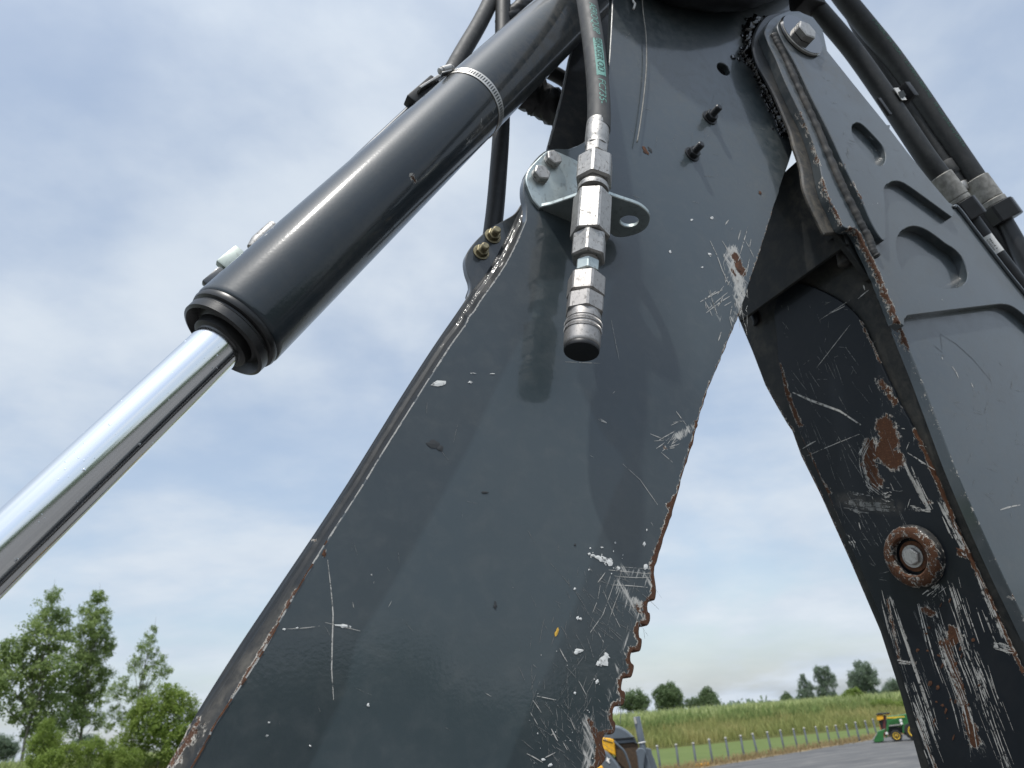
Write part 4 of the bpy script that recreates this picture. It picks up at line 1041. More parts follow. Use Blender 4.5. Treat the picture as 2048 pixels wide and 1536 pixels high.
su += brush([(1735, 960), (1765, 985), (1785, 990)], 18, 20, 14, 0.8, 2) + brush([(1740, 880), (1722, 920), (1735, 975)], 10, 16, 15, 0.8, 2) + brush([(1850, 1195), (1885, 1165)], 14, 14, 16, 0.8, 2) + brush([(1690, 1078), (1706, 1092)], 12, 16, 17, 0.8, 2.4)
sf_ = brush([(1800, 1190), (1860, 1340), (1920, 1530)], 120, 20, 18, 0.6, 1.3) + brush([(1580, 700), (1680, 900), (1780, 1120)], 110, 60, 19, 0.6, 1.2, 0.04, 0.12) + rnd_scratches(60, (1560, 600, 1860, 1180), 40, 80, 4, 22, 0.6, 1.1, 44, wp) + brush([(1690, 1000), (1740, 1008), (1795, 1014)], 22, 30, 20, 1.5, 3.5)
su += rnd_scratches(16, (1740, 770, 1850, 1000), 60, 60, 6, 20, 0.8, 1.6, 43, wp)
slivers('paint_scratches', PWr, su, M['bare'], BOOM)
slivers('faint_scratches', PWr, sf_, M['scuff'], BOOM, lift=0.0005)
chips('rust_flecks', PWr, [(rc_.gauss(1905, 30), rc_.gauss(1350, 80), rc_.uniform(1.5, 5), rc_.uniform(1.5, 7), 0.3) for k in range(30)] + [(1920, 1100, 9, 4, 0.5)], M['rust'], BOOM)
# end plate above the cross weld, in the shade of the fork
e0, e1 = PY(0.80).hit(1600, 330), PY(0.80).hit(1650, 468)
de = (e1 - e0).normalized(); ne = de.cross(Vector((0, 1, 0)))
if ne.x > 0: ne = -ne
PE = Plane(e0, ne, de)
et, eb = PE.hit(1622, 296), PE.hit(1694, 488)
plate('end_plate', PE, [PE.uv(q) for q in (et, eb, Vector((eb.x, 1.08, eb.z)), Vector((et.x, 1.08, et.z)))], 0.008, M['paint_base'], BOOM, bev=0.001, px=False, grid=0.01, field=make_field([('dust', [(1612, 440), (1600, 400)], 30, 0.5), ('dust', [(1570, 450), (1600, 440)], 20, 0.3)]))
bead('cross_weld', PU, [(1656, 474), (1630, 486), (1600, 508), (1560, 536), (1525, 562), (1490, 594)], 9, M['paint_base'], BOOM, 0.2, 0.003, 4)
lump = MB()
vv_, ff = tube_vf([PWr.lift(0.004).hit(*p) for p in sp2([(1664, 468), (1676, 486), (1686, 504), (1692, 524), (1696, 532)], 5)], [pxm(a0_, q) for q in np.interp(np.linspace(0, 1, 21), [0, .2, .5, .8, 1], [12, 22, 14, 17, 4])], 16)
mk('weld_lump', vv_, ff, M['paint_edge'], BOOM, smooth=True)
vv_, ff = tube_vf([PU.lift(0.004).hit(*p) for p in sp2([(1492, 606), (1504, 622), (1512, 640), (1508, 652)], 5)], [pxm(a0_, q) for q in np.interp(np.linspace(0, 1, 16), [0, .3, .7, 1], [4, 10, 8, 3])], 14)
mk('weld_lump', vv_, ff, M['paint_under'], BOOM, smooth=True)
plate('corner_gusset', PY(0.768), [(1666, 450), (1692, 448), (1724, 482), (1764, 570), (1740, 556), (1704, 508), (1680, 478)], 0.012, M['paint_base'], BOOM)
# far side plate and top plate close the box
PFb = PY(0.902)
farb = [(p.x, p.z) for p in (PU.lift(-0.014).hit(1485, 640), PU.lift(-0.014).hit(1841, 1536), PU.lift(-0.014).hit(2045, 2030))]
fy = PU.hit(1700, 1122).y - 0.012; print('FARY', fy)
vb = [Vector((x, fy, z)) for x, z in farb]; nb2 = [v_ + Vector((0.34, 0, 0.08)) for v_ in vb]
mk('far_side_plate', vb + nb2 + [q + Vector((0, 0.01, 0)) for q in vb + nb2], [(0, 1, 4, 3), (1, 2, 5, 4), (6, 9, 10, 7), (7, 10, 11, 8), (0, 3, 9, 6), (2, 8, 11, 5)], M['paint_dark'], BOOM)
# top flange strip along the right edge
fs = [PBu.lift(0.002).hit(*p) for p in [(1908, 408), (1916, 412), (1960, 470), (2048, 580), (2200, 760), (2420, 1010)]]
fs2 = [p + Vector((0, fy - YU, 0)) for p in fs]
n = len(fs)
mk('top_flange', fs + fs2, [(i, i + 1, n + i + 1, n + i) for i in range(n - 1)], M['paint_dark'], BOOM)
bead('edge_rail', PBu, [(1906, 414), (1917, 418), (1960, 474), (2048, 586), (2200, 766)], 4, M['paint_dark'], BOOM, 0.05, 0.002, 5)
# marks on the side plate
slivers('paint_scratches', PBu, [(((1735, 412), (1757, 405)), 2), (((1738, 418), (1750, 418)), 1.2), (((1883, 599), (1886, 603)), 3), (((1935, 545), (1938, 549)), 3)], M['bare'], BOOM)
slivers('paint_scratches', PBm, [(((1904, 733), (1912, 745), (1917, 757)), 3), (((1942, 766), (1946, 776)), 3), (((1883, 714), (1885, 720)), 3), (((2000, 1020), (2040, 1010)), 3)], M['bare'], BOOM)
slivers('faint_scratches', PBm, rnd_scratches(40, (1860, 680, 2040, 1180), 60, 70, 5, 30, 0.6, 1.2, 61, [(1850, 690), (2040, 690), (2040, 1180), (2010, 1130)]), M['scuff'], BOOM, lift=0.0005)
slivers('faint_scratches', PA, rnd_scratches(30, (1600, 110, 1860, 440), 60, 60, 5, 24, 0.6, 1.1, 62, [(1640, 120), (1700, 180), (1850, 370), (1780, 350), (1740, 420), (1650, 220)]), M['scuff'], BOOM, lift=0.0005)
slivers('dark_crack_lines', PBm, [(((1880, 668), (1912, 688), (1945, 718), (1980, 760)), 1.3), (((1866, 690), (1886, 706)), 1.0), (((1880, 668), (1884, 700)), 0.8)], M['dark_mark'], BOOM)
# pivot pin cap and bolt
PP_ = PY(YA - 0.008)
pc = PP_.hit(1605, 70); kk = pxm(pc, 1)
M['pin'] = plain('worn_pin_steel', (0.20, 0.19, 0.17), 0.6, 0.15, col2=(0.34, 0.33, 0.30), scale=70, bump=0.15)
cap = lathe('pin_cap', [(-0.010, 42 * kk), (-0.006, 50 * kk), (-0.001, 50.5 * kk), (0.0, 49 * kk)], PP_.hit(1605, 70), (0, -1, 0), M['pin'], BOOM, seg=56)
hexa('bolt_head', pc, (0, -1, 0), 15 * kk, 23 * kk, M['zinc'], cap, rot=0.1, ch=0.13)
lathe('grease_ring', [(0.0, 40 * kk), (0.004, 53 * kk), (0.009, 50 * kk)], PA.hit(1600, 74) , (0, -1, 0), M['grease'], BOOM, seg=40)
# squeezed-out grease between fork and dipper arm
gp = [(1512, 40), (1500, 58), (1496, 78), (1498, 96), (1490, 108), (1500, 122), (1512, 138), (1522, 158), (1534, 180), (1544, 204), (1556, 226), (1566, 248), (1574, 268)]
path = [PY(YD - 0.004).hit(*p) for p in sp2(gp, 14)]
gr = [pxm(path[0], 9.0) * max(0.25, 1 + 0.9 * noise.noise(Vector((i * 0.42, 7, 0))) + 0.5 * noise.noise(Vector((i * 1.3, 2, 0)))) for i in range(len(path))]
vv_, ff = tube_vf(path, gr, 14, True, 0.7)
o = mk('grease_bead', vv_, ff, M['grease'], BOOM, smooth=True)
mb = MB()
for k in range(240):
    t = rc_.random(); p = Vector(path[int(t * (len(path) - 1))]); p = PD.lift(0.001).hit(proj(p)[0] + rc_.gauss(2, 9), proj(p)[1] + rc_.gauss(2, 7)); s_ = pxm(p, rc_.uniform(0.8, 5))
    vv_, ff = box_vf(p, (s_, 0, s_ * 0.3), (0, s_ * 0.5, 0), (-s_ * 0.2, 0, s_), s_ * 0.3); mb.add(vv_, ff)
o = mb.build('grease_lumps', M['grease'], BOOM, smooth=True); o['kind'] = 'stuff'
# round rubbing pad on the wear plate
pc = PWr.hit(1830, 1112); kk = pxm(pc, 1)
ring = [(0.0, 62 * kk), (0.010, 61 * kk), (0.016, 56 * kk), (0.0185, 50 * kk), (0.0185, 40 * kk), (0.016, 37 * kk), (0.004, 36 * kk)]
v, f = lathe_vf(ring, pc, nu, 56); f = f[:-2]
aa = np.array([tuple(p) for p in v]); uu, vv = proj_np(aa)
hgt = (aa - np.array(pc)) @ np.array(nu)
rst = np.where(hgt > 0.0155, 0.62, 0.22) + 0.28 * np.array([noise.noise(Vector(p) * 55) for p in v])
pad = mk('rubbing_pad', v, f, M['paint_under'], BOOM, smooth=True, sharp=40, attrs={'rust': rst, 'bare': rst * 0 + 0.1, 'dust': rst * 0 + 0.3})
lathe('pad_washer', [(0, 30 * kk), (0.004, 30 * kk), (0.0045, 28 * kk)], pc + nu * 0.001, nu, M['rust'], pad, seg=30)
lathe('bolt_washer', [(0, 22 * kk), (0.003, 22 * kk)], pc + nu * 0.005, nu, M['zinc'], pad, seg=30)
hexa('bolt_head', pc + nu * 0.0075, nu, 0.007, 17 * kk, M['zinc'], pad, rot=0.2)

# hoses along the back of the boom
h1, p1, r1 = hose('hydraulic_hose', 'black hose running closest along the back edge of the boom to a silver ferrule', [(1560, -60), (1610, -10), (1650, 35), (1705, 100), (1762, 180), (1806, 246), (1850, 312), (1884, 358)], [0.82] * 8, 19, M['rubber'])
h2, p2, r2_ = hose('hydraulic_hose', 'outermost black hose with faded green lettering at the upper right', [(1640, -70), (1686, -6), (1728, 46), (1775, 104), (1826, 175), (1878, 252), (1920, 314), (1955, 366)], [0.84] * 8, 20, M['rubber'])
hose('hydraulic_hose', 'slim black hose squeezed between the two thicker hoses at the upper right', [(1690, 0), (1722, 62), (1760, 124), (1800, 185), (1850, 262), (1892, 330), (1922, 378)], [0.87] * 7, 14, M['rubber'])
box('hose_clamp_block', PY(0.82).hit(1608, 0), (0.042, 0, 0.01), (0, 0.03, 0), (-0.008, 0, 0.034), M['rubber_black'], None, bev=0.008, loc=PY(0.82).hit(1608, 0))
tag(bpy.data.objects['hose_clamp_block'], 'black clamp block gathering the hoses above the pivot pin', 'clamp')
def fitting(nm, owner, a, b, y, spec, mats):
    A_, B_ = PY(y).hit(*a), PY(y).hit(*b); d = (B_ - A_).normalized(); L = (B_ - A_).length; k = pxm(A_, 1)
    for name, t0, t1, r0, kind, mat in spec:
        if kind == 'hex': hexa(name, A_ + d * t0 * L, d, (t1 - t0) * L, r0 * k, mat, owner, rot=0.25, ch=0.08)
        else: lathe(name, [(t0 * L, r0 * k * 0.95), (t0 * L + 1.5 * k, r0 * k), (t1 * L - 2 * k, r0 * k), (t1 * L, r0 * k * 0.92)], A_, d, mat, owner, seg=36)
Z, BK = M['pin'], M['black_steel']
fitting('f', h1, (1880, 353), (1946, 440), 0.82, [('ferrule', 0.0, 0.52, 22.5, 'r', Z), ('collar', 0.52, 0.62, 22, 'r', M['pin']), ('union_nut', 0.62, 1.0, 29, 'hex', BK)], None)
fitting('f', h2, (1950, 360), (2012, 446), 0.84, [('ferrule', 0.0, 0.50, 24.5, 'r', Z), ('collar', 0.50, 0.62, 26, 'r', M['pin']), ('union_nut', 0.62, 0.98, 36, 'hex', BK)], None)
fitting('f', bpy.data.objects['hydraulic_hose.006'], (1890, 326), (1940, 405), 0.87, [('ferrule', 0.0, 0.32, 17, 'r', M['rubber_dusty']), ('collar', 0.55, 0.75, 16, 'r', M['zinc'])], None)
hose('steel_tube', 'dark tube with a white sticker leaving the black union nut beside the boom', [(1935, 425), (1965, 468), (2000, 515), (2048, 578), (2140, 700)], 0.82, 14, M['black_steel'])
hose('steel_tube', 'outermost dark tube below the larger union nut at the right edge', [(1998, 428), (2020, 465), (2044, 508), (2090, 590), (2140, 680)], 0.84, 17, M['black_steel'])
hose('steel_tube', 'middle dark tube between its two neighbours beside the boom', [(1955, 425), (1985, 466), (2015, 505), (2048, 548), (2140, 680)], 0.87, 14, M['black_steel'])
for o in list(bpy.data.objects):
    if o.name.startswith('steel_tube'): o['category'] = 'tube'
# stickers and clip
def sticker(name, path, r, va, vb, ang, half, mat, owner, lift=0.0004):
    a0, a1 = path_len_at(path, va), path_len_at(path, vb); hw = r * half
    g = [(a0 + (a1 - a0) * i / 6, hw * (2 * j / 8 - 1)) for i in range(7) for j in range(9)]
    return mk(name, on_tube(g, path, r + lift, 0.0, ang), [(i * 9 + j, i * 9 + j + 1, (i + 1) * 9 + j + 1, (i + 1) * 9 + j) for i in range(6) for j in range(8)], mat, owner, smooth=True)
st = [o for o in bpy.data.objects if o.name == 'steel_tube'][0]
tp = spline([PY(0.82).hit(*p) for p in [(1935, 425), (1965, 468), (2000, 515), (2048, 578), (2140, 700)]], 7)
s1 = sticker('white_sticker', tp, pxm(tp[14], 14), 479, 508, 0.0, 1.25, M['label'], st)
for k, yy in enumerate((-5, -1, 3)):
    hose_text(tp, pxm(tp[14], 14), ['8H1', 'Lhoses', '000012'][k], 484, 503, yy / 14, 4.5, M['ink'], s1, lift=0.0007, flip=-1, shear=0, name='print')
c_ = PY(0.815).hit(1797, 196); kk = pxm(c_, 1)
ax = (PY(0.815).hit(1850, 275) - PY(0.815).hit(1790, 190)).normalized(); sd_ = ax.cross(Vector((0, 1, 0)))
CLIP = thing('hose_clip', 'black hose clip with a scuffed white tag tying the hoses together', 'clip', c_)
box('clip_block', c_ + sd_ * 10 * kk, ax * 17 * kk, Vector((0, 26 * kk, 0)), sd_ * 9 * kk, M['rubber_black'], CLIP, bev=0.002)
box('clip_strap', PY(0.80).hit(1768, 214), ax * 20 * kk, Vector((0, 3 * kk, 0)), sd_ * 5 * kk, M['rubber_black'], CLIP, bev=0.001)
tg = box('white_tag', PY(0.79).hit(1800, 188), ax * 15 * kk, Vector((0, 0.6 * kk, 0)), sd_ * 9 * kk, M['label'], CLIP)
mk('tag_mark', [PY(0.788).hit(*p) for p in [(1796, 184), (1806, 180), (1812, 190), (1806, 196), (1800, 194)]], [(0, 1, 2, 3, 4)], M['ink'], tg)
hose_text(p2, r2_, 'MADE IN USA', 60, 130, -0.9, 12, M['green_ink_dim'], h2, flip=-1, shear=0)
hose_text(p2, r2_, '12.5 MPa (1800 PSI)', 142, 212, -0.9, 11, M['green_ink_dim'], h2, flip=-1, shear=0)
hose_text(p2, r2_, '16 mm (0.62 in) DN16', 226, 310, -0.9, 11, M['green_ink_dim'], h2, flip=-1, shear=0)
# ------------------------------------------------------------------ ground, lawn, asphalt
HD = Vector((math.sin(-YAW), math.cos(-YAW), 0)); RT = Vector((HD.y, -HD.x, 0))
def G(u, v): return GROUND.hit(u, v)
def grass_mat(name, a, b, c, scale=0.5):
    t = NT(name)
    n = t.noise(scale, 5, 0.6); m = t.noise(scale * 14, 4, 0.7); f = t.noise(scale * 120, 3, 0.7)
    col = t.mix(t.ramp(n, 0.3, 0.7), a, b); col = t.mix(t.math('MULTIPLY', t.ramp(m, 0.45, 0.75), 0.6), col, c)
    col = t.mix(t.math('MULTIPLY', t.ramp(f, 0.4, 0.7), 0.5), col, tuple(q * 0.5 for q in a))
    t.set(Base_Color=col, Roughness=0.9, Normal=t.bump(f, 0.5, 0.03)); t.b.inputs['Specular IOR Level'].default_value = 0.15
    return t.m
M['lawn'] = grass_mat('mown_grass', (0.12, 0.165, 0.050), (0.15, 0.195, 0.062), (0.20, 0.215, 0.09))
M['bank'] = grass_mat('rough_grass_ground', (0.085, 0.098, 0.030), (0.12, 0.125, 0.045), (0.16, 0.14, 0.065))
t = NT('asphalt')
n_ = t.noise(0.35, 5, 0.6); s_ = t.noise(1.1, 5, 0.65, 0.4, stretch=(0.35, 1.6, 1)); f_ = t.noise(90, 3, 0.7)
c_ = t.mix(t.ramp(n_, 0.3, 0.7), (0.085, 0.084, 0.084), (0.12, 0.118, 0.115)); c_ = t.mix(t.math('MULTIPLY', t.ramp(s_, 0.46, 0.68), 0.8), c_, (0.20, 0.19, 0.175))
c_ = t.mix(t.math('MULTIPLY', t.ramp(f_, 0.4, 0.7), 0.2), c_, (0.06, 0.06, 0.06))
t.set(Base_Color=c_, Roughness=0.85, Normal=t.bump(f_, 0.3, 0.004)); M['asphalt'] = t.m
def poly_obj(name, pts, z, mat, kind='structure'):
    o = mk(name, [(p[0], p[1], z) for p in pts], [tuple(range(len(pts)))], mat); o['kind'] = kind; return o
gr_o = poly_obj('ground', [(-3000, -3000), (3000, -3000), (3000, 3000), (-3000, 3000)], 0.0, M['lawn'])
b0, b1 = G(1429, 1531), G(1741, 1479); bd = (b1 - b0).normalized(); bn = Vector((-bd.y, bd.x, 0))
if bn.dot(b0) < 0: bn = -bn
def bpt(s, off): return b0 + bd * s + bn * off
asph = [bpt(-160, 0)] + [bpt(s, 0.5 * noise.noise(Vector((s * 0.35, 0, 0))) ) for s in range(-60, 90, 1)] + [bpt(200, 0), bpt(200, -260), bpt(-160, -260)]
poly_obj('asphalt', asph, 0.006, M['asphalt'])
M['straw'] = plain('dry_grass', (0.22, 0.165, 0.085), 0.95, col2=(0.36, 0.28, 0.16), scale=9)
dry = [bpt(s, -0.25 + 0.35 * noise.noise(Vector((s * 0.8, 3, 0)))) for s in range(-60, 90, 1)] + [bpt(s, 1.0 + 0.5 * noise.noise(Vector((s * 0.6, 8, 0)))) for s in range(89, -61, -1)]
poly_obj('dry_verge', dry, 0.012, M['straw'])
def blades(name, pts, h0, h1, w, mats, kind='stuff', lean=0.25, seed=1, label=None, cat=None, plume=0.0):
    r = np.random.default_rng(seed); N = len(pts); P = np.array([tuple(p) for p in pts])
    a = r.uniform(0, math.pi, N); h = r.uniform(h0, h1, N); ww = r.uniform(0.6, 1.3, N) * w
    dx_, dy_ = np.cos(a) * ww / 2, np.sin(a) * ww / 2
    lx, ly = r.normal(0, lean, N) * h, r.normal(0, lean, N) * h
    z = np.zeros(N)
    v = np.stack([P + np.stack([-dx_, -dy_, z], 1), P + np.stack([dx_, dy_, z], 1), P + np.stack([lx * 0.4 + dx_ * (0.8 + plume), ly * 0.4 + dy_ * (0.8 + plume), h * 0.62], 1), P + np.stack([lx * 0.4 - dx_ * (0.8 + plume), ly * 0.4 - dy_ * (0.8 + plume), h * 0.62], 1), P + np.stack([lx, ly, h], 1)], 1).reshape(-1, 3)
    k = np.arange(N) * 5
    fa = [t_ for i in k for t_ in ((i, i + 1, i + 2, i + 3), (i + 3, i + 2, i + 4))]
    o = mk(name, v, fa, None, attrs={'tint': np.repeat(r.uniform(0, 1, N), 5)})
    o.data.materials.append(mats); o['kind'] = kind
    if label: o['label'] = label; o['category'] = cat
    return o
def blade_mat(name, a, b, c, sc=0.25):
    t = NT(name)
    big = t.ramp(t.noise(sc, 3, 0.5), 0.35, 0.65)
    col = t.mix(t.attr('tint'), a, b); col = t.mix(t.math('MULTIPLY', big, 0.75), col, c)
    t.set(Base_Color=col, Roughness=0.8); t.b.inputs['Specular IOR Level'].default_value = 0.15
    tr = t.new('ShaderNodeBsdfTranslucent'); t.l.new(col, tr.inputs[0]); mx = t.new('ShaderNodeMixShader'); mx.inputs[0].default_value = 0.45
    t.l.new(t.b.outputs[0], mx.inputs[1]); t.l.new(tr.outputs[0], mx.inputs[2]); t.l.new(mx.outputs[0], t.n['Material Output'].inputs['Surface'])
    return t.m
r5 = np.random.default_rng(5)
ss = r5.uniform(-12, 75, 9000); oo = r5.normal(0.25, 0.35, 9000)
blades('dry_grass', [bpt(s, o_) + Vector((0, 0, 0.01)) for s, o_ in zip(ss, oo)], 0.08, 0.34, 0.03, blade_mat('straw_blades', (0.24, 0.18, 0.09), (0.42, 0.33, 0.19), (0.30, 0.23, 0.12), 0.6), lean=0.7, seed=6, label='strip of dry straw coloured grass along the asphalt edge', cat='grass')
# bank behind the lawn
l0, l1 = G(1310, 1499), G(1560, 1474); ld = (l1 - l0).normalized(); ln = Vector((-ld.y, ld.x, 0))
if ln.dot(l0) < 0: ln = -ln
def lpt(s, off): return l0 + ld * s + ln * off
def bank_h(s, off):
    return 1.25 * min(1.0, max(0.0, off / 9.0)) ** 0.8 + (0.18 * noise.noise(Vector((s * 0.12, off * 0.12, 1.0))) if off > 0.5 else 0)
v = []; offs = [-0.4, 0.6, 2, 4, 6.5, 9, 14, 22, 40, 90, 300]; svals = list(range(-140, 241, 4))
for s in svals:
    for o_ in offs:
        p = lpt(s, o_ + 0.7 * noise.noise(Vector((s * 0.21, 5, 0)))); v.append((p.x, p.y, bank_h(s, o_) + (0.003 if o_ > 0 else -0.05)))
no = len(offs)
bk = mk('grass_bank', v, [(i * no + j, i * no + j + 1, (i + 1) * no + j + 1, (i + 1) * no + j) for i in range(len(svals) - 1) for j in range(no - 1)], M['bank'], smooth=True); bk['kind'] = 'structure'
def in_view(p, pad=90):
    u, w = proj(p); return depth(p) > 1 and -pad < u < W + pad
def scatter(n, o0, o1, seed, power=1.0, s0=-60, s1=95, patch=None):
    r = random.Random(seed); out = []
    while len(out) < n:
        s = r.uniform(s0, s1); o_ = o0 + (o1 - o0) * r.random() ** power
        p = lpt(s, o_)
        if not in_view(p): continue
        u = proj(p)[0]
        if 420 < u < 1170 or u > 1880: continue
        if patch and noise.noise(Vector((s * 0.22, o_ * 0.4, seed))) < patch: continue
        p.z = bank_h(s, o_) - 0.05; out.append(p)
    return out
blades('tall_grass', scatter(16000, 0.1, 7.5, 1), 0.45, 1.0, 0.045, blade_mat('tall_grass_blades', (0.325, 0.306, 0.118), (0.515, 0.480, 0.213), (0.280, 0.324, 0.112), 0.35), seed=2, label='tan and green tall grass on the lower slope of the bank', cat='grass', plume=0.3)
blades('weeds', scatter(15000, 5, 14, 3, patch=-0.12), 0.6, 1.25, 0.075, blade_mat('weed_blades', (0.168, 0.246, 0.084), (0.280, 0.360, 0.129), (0.336, 0.372, 0.146), 0.4), seed=4, label='band of darker green weeds along the middle of the bank', cat='weeds', plume=0.5)
blades('seed_heads', scatter(20000, 8, 24, 9), 0.7, 1.45, 0.045, blade_mat('seed_head_blades', (0.370, 0.444, 0.179), (0.560, 0.600, 0.302), (0.470, 0.516, 0.224), 0.3), seed=5, label='pale feathery grass along the top of the bank', cat='grass', plume=0.9)
# ------------------------------------------------------------------ trees
def leaf_mat(name, a, b, c):
    t = NT(name)
    n = t.noise(0.55, 4, 0.6)
    col = t.mix(t.attr('tint'), a, b); col = t.mix(t.math('MULTIPLY', t.ramp(n, 0.45, 0.7), 0.6), col, c)
    t.set(Base_Color=col, Roughness=0.6); t.b.inputs['Specular IOR Level'].default_value = 0.3
    tr = t.new('ShaderNodeBsdfTranslucent'); t.l.new(col, tr.inputs[0]); mx = t.new('ShaderNodeMixShader'); mx.inputs[0].default_value = 0.45
    t.l.new(t.b.outputs[0], mx.inputs[1]); t.l.new(tr.outputs[0], mx.inputs[2]); t.l.new(mx.outputs[0], t.n['Material Output'].inputs['Surface'])
    return t.m
LM = {'cotton': leaf_mat('cottonwood_leaves', (0.183, 0.254, 0.092), (0.301, 0.384, 0.147), (0.354, 0.437, 0.153)),
      'bright': leaf_mat('bright_leaves', (0.177, 0.254, 0.053), (0.289, 0.372, 0.094), (0.319, 0.389, 0.100)),
      'dark': leaf_mat('dark_leaves', (0.124, 0.183, 0.088), (0.201, 0.271, 0.130), (0.177, 0.248, 0.118)),
      'blue': leaf_mat('distant_leaves', (0.165, 0.224, 0.159), (0.236, 0.301, 0.206), (0.224, 0.283, 0.206))}  # air haze put into the leaf colour, paler and bluer with distance
M['bark'] = plain('bark', (0.12, 0.11, 0.09), 0.9, col2=(0.22, 0.205, 0.18), scale=8, bump=0.4)
def tree(name, label, cat, base_u, dist, clumps, kind, dens=1.0, leaf=1.0, group=None, trunk=True, seed=1, lean=0.0, z0=1.0):
    """Trunk, limbs to every clump and a crown of leaf faces gathered in small uneven tufts round the clumps (given in view angles, placed at dist metres)."""
    r = random.Random(seed); rn = np.random.default_rng(seed)
    d = ray(base_u, 1450); d.z = 0; d.normalize()
    base = CAM + d * dist; base.z = z0
    fwd = d; rt = Vector((fwd.y, -fwd.x, 0)); pl = Plane(base, -fwd, rt)
    root = thing(name, label, cat, base, group)
    C = [(pl.hit(u, v_) + fwd * r.uniform(-1, 1) * pxm(base, rr_) * 0.9, pxm(base, rr_) * 1.22) for u, v_, rr_ in clumps]
    top = max(c.z for c, _ in C)
    if trunk:
        hgt = (top - base.z); tops = [c for c, _ in C if c.z > base.z + hgt * 0.75]; tt = sum(tops, Vector()) / len(tops)
        path = spline([base - Vector((0, 0, 0.6)), base.lerp(tt, 0.3) + rt * r.uniform(-.2, .2), base.lerp(tt, 0.65) + rt * r.uniform(-.3, .3), tt], 5)
        r0 = hgt * 0.010
        mbt = MB(); mbt.add(*tube_vf(path, [r0 * (1 - 0.85 * i / (len(path) - 1)) for i in range(len(path))], 8))
        mbt.build('trunk', M['bark'], root, smooth=True)
        mbl = MB()
        for c, q in C:
            s = base.lerp(tt, min(0.9, max(0.12, (c.z - base.z) / hgt * 0.72)))
            mbl.add(*tube_vf(spline([s, s.lerp(c, 0.55) + Vector((0, 0, 0.1 * q)), c, c + (c - s) * 0.25], 3), [r0 * 0.25 * (1 - 0.28 * i / 3) for i in range(10)], 5))
        lb = mbl.build('limbs', M['bark'], root); lb['kind'] = 'stuff'
    V = []; T = []
    for c, q in C:
        nt = int(48 * dens) + 1
        for _ in range(nt):
            u_ = rn.normal(0, 1, 3); u_ /= np.linalg.norm(u_) + 1e-9
            rad = q * (0.35 + 0.70 * rn.random() ** 0.7)
            tc_ = np.array(c) + u_ * rad * np.array([1, 1, 1.05]); tq = q * rn.uniform(0.16, 0.36)
            nl = int(rn.integers(26, 50))
            lp_ = tc_ + rn.normal(0, 0.62, (nl, 3)) * tq
            sz = leaf * min(q, 1.3) * rn.uniform(0.060, 0.115, nl)
            a1_ = rn.normal(0, 1, (nl, 3)); a1_ /= np.linalg.norm(a1_, axis=1)[:, None]
            a2_ = np.cross(a1_, rn.normal(0, 1, (nl, 3))); a2_ /= np.linalg.norm(a2_, axis=1)[:, None] + 1e-9
            a1_ *= sz[:, None]; a2_ *= sz[:, None] * 0.62
            V.append(np.stack([lp_ - a1_, lp_ + a2_, lp_ + a1_, lp_ - a2_], 1).reshape(-1, 3))
            T.append(np.repeat(np.clip(rn.uniform(0, 1, nl) * 0.7 + rn.uniform(0, 0.35), 0, 1), 4))
    V = np.concatenate(V); T = np.concatenate(T); k = np.arange(len(V) // 4) * 4
    mk('crown', V, [(i, i + 1, i + 2, i + 3) for i in k], LM[kind], root, attrs={'tint': T})
    return root
tree('cottonwood_tree', 'tallest leafy tree at the left edge with a pale trunk', 'tree', 60, 62, [(105, 1192, 14), (92, 1225, 22), (130, 1235, 16), (70, 1268, 24), (115, 1278, 28), (32, 1300, 22), (4, 1318, 26), (62, 1322, 30), (118, 1335, 30), (14, 1365, 26), (80, 1385, 34), (40, 1420, 24), (110, 1425, 30), (-20, 1400, 30), (-30, 1340, 25), (85, 1460, 28)], 'cotton', 0.80, seed=1)
tree('cottonwood_tree', 'narrow tall leafy tree rising just right of the tallest tree at left', 'tree', 170, 64, [(197, 1194, 15), (182, 1222, 19), (205, 1232, 14), (190, 1258, 20), (172, 1292, 20), (218, 1288, 13), (200, 1310, 18), (180, 1338, 22), (158, 1370, 20), (190, 1378, 18), (170, 1412, 22), (150, 1445, 22), (195, 1440, 14), (150, 1330, 20), (140, 1390, 24), (208, 1346, 16), (205, 1265, 16), (160, 1262, 12)], 'cotton', 0.82, seed=2)
tree('cottonwood_tree', 'open crowned young tree with sky showing through, beside the grey arm at left', 'tree', 265, 60, [(308, 1258, 8), (298, 1280, 13), (285, 1306, 16), (315, 1318, 15), (332, 1342, 13), (300, 1345, 15), (268, 1335, 13), (245, 1365, 13), (225, 1392, 14), (262, 1390, 15), (290, 1385, 14), (232, 1425, 13), (255, 1440, 14), (220, 1455, 10)], 'cotton', 0.52, seed=3)
tree('round_shrub', 'large rounded bright green shrub against the lower left of the grey arm', 'shrub', 320, 52, [(320, 1398, 24), (352, 1402, 22), (376, 1420, 18), (300, 1430, 28), (345, 1440, 32), (275, 1455, 24), (310, 1480, 34), (370, 1465, 26), (255, 1490, 22), (350, 1500, 30), (385, 1500, 20), (333, 1384, 12), (362, 1392, 10), (284, 1412, 14), (268, 1432, 12), (388, 1432, 10)], 'bright', 0.9, 0.85, seed=4)
tree('young_shrub', 'small pointed yellow green shrub below the tall trees at left', 'shrub', 90, 50, [(97, 1445, 9), (90, 1465, 14), (108, 1478, 14), (80, 1490, 18), (112, 1505, 20), (70, 1515, 18), (98, 1525, 22)], 'bright', 1.2, 0.9, seed=5)
tree('weedy_shrub', 'low weedy bush between the two groups of trees at left', 'shrub', 190, 50, [(140, 1505, 16), (165, 1500, 16), (190, 1492, 16), (215, 1500, 18), (240, 1512, 18), (160, 1525, 18), (205, 1528, 18), (265, 1520, 18)], 'bright', 1.1, 0.8, seed=6)
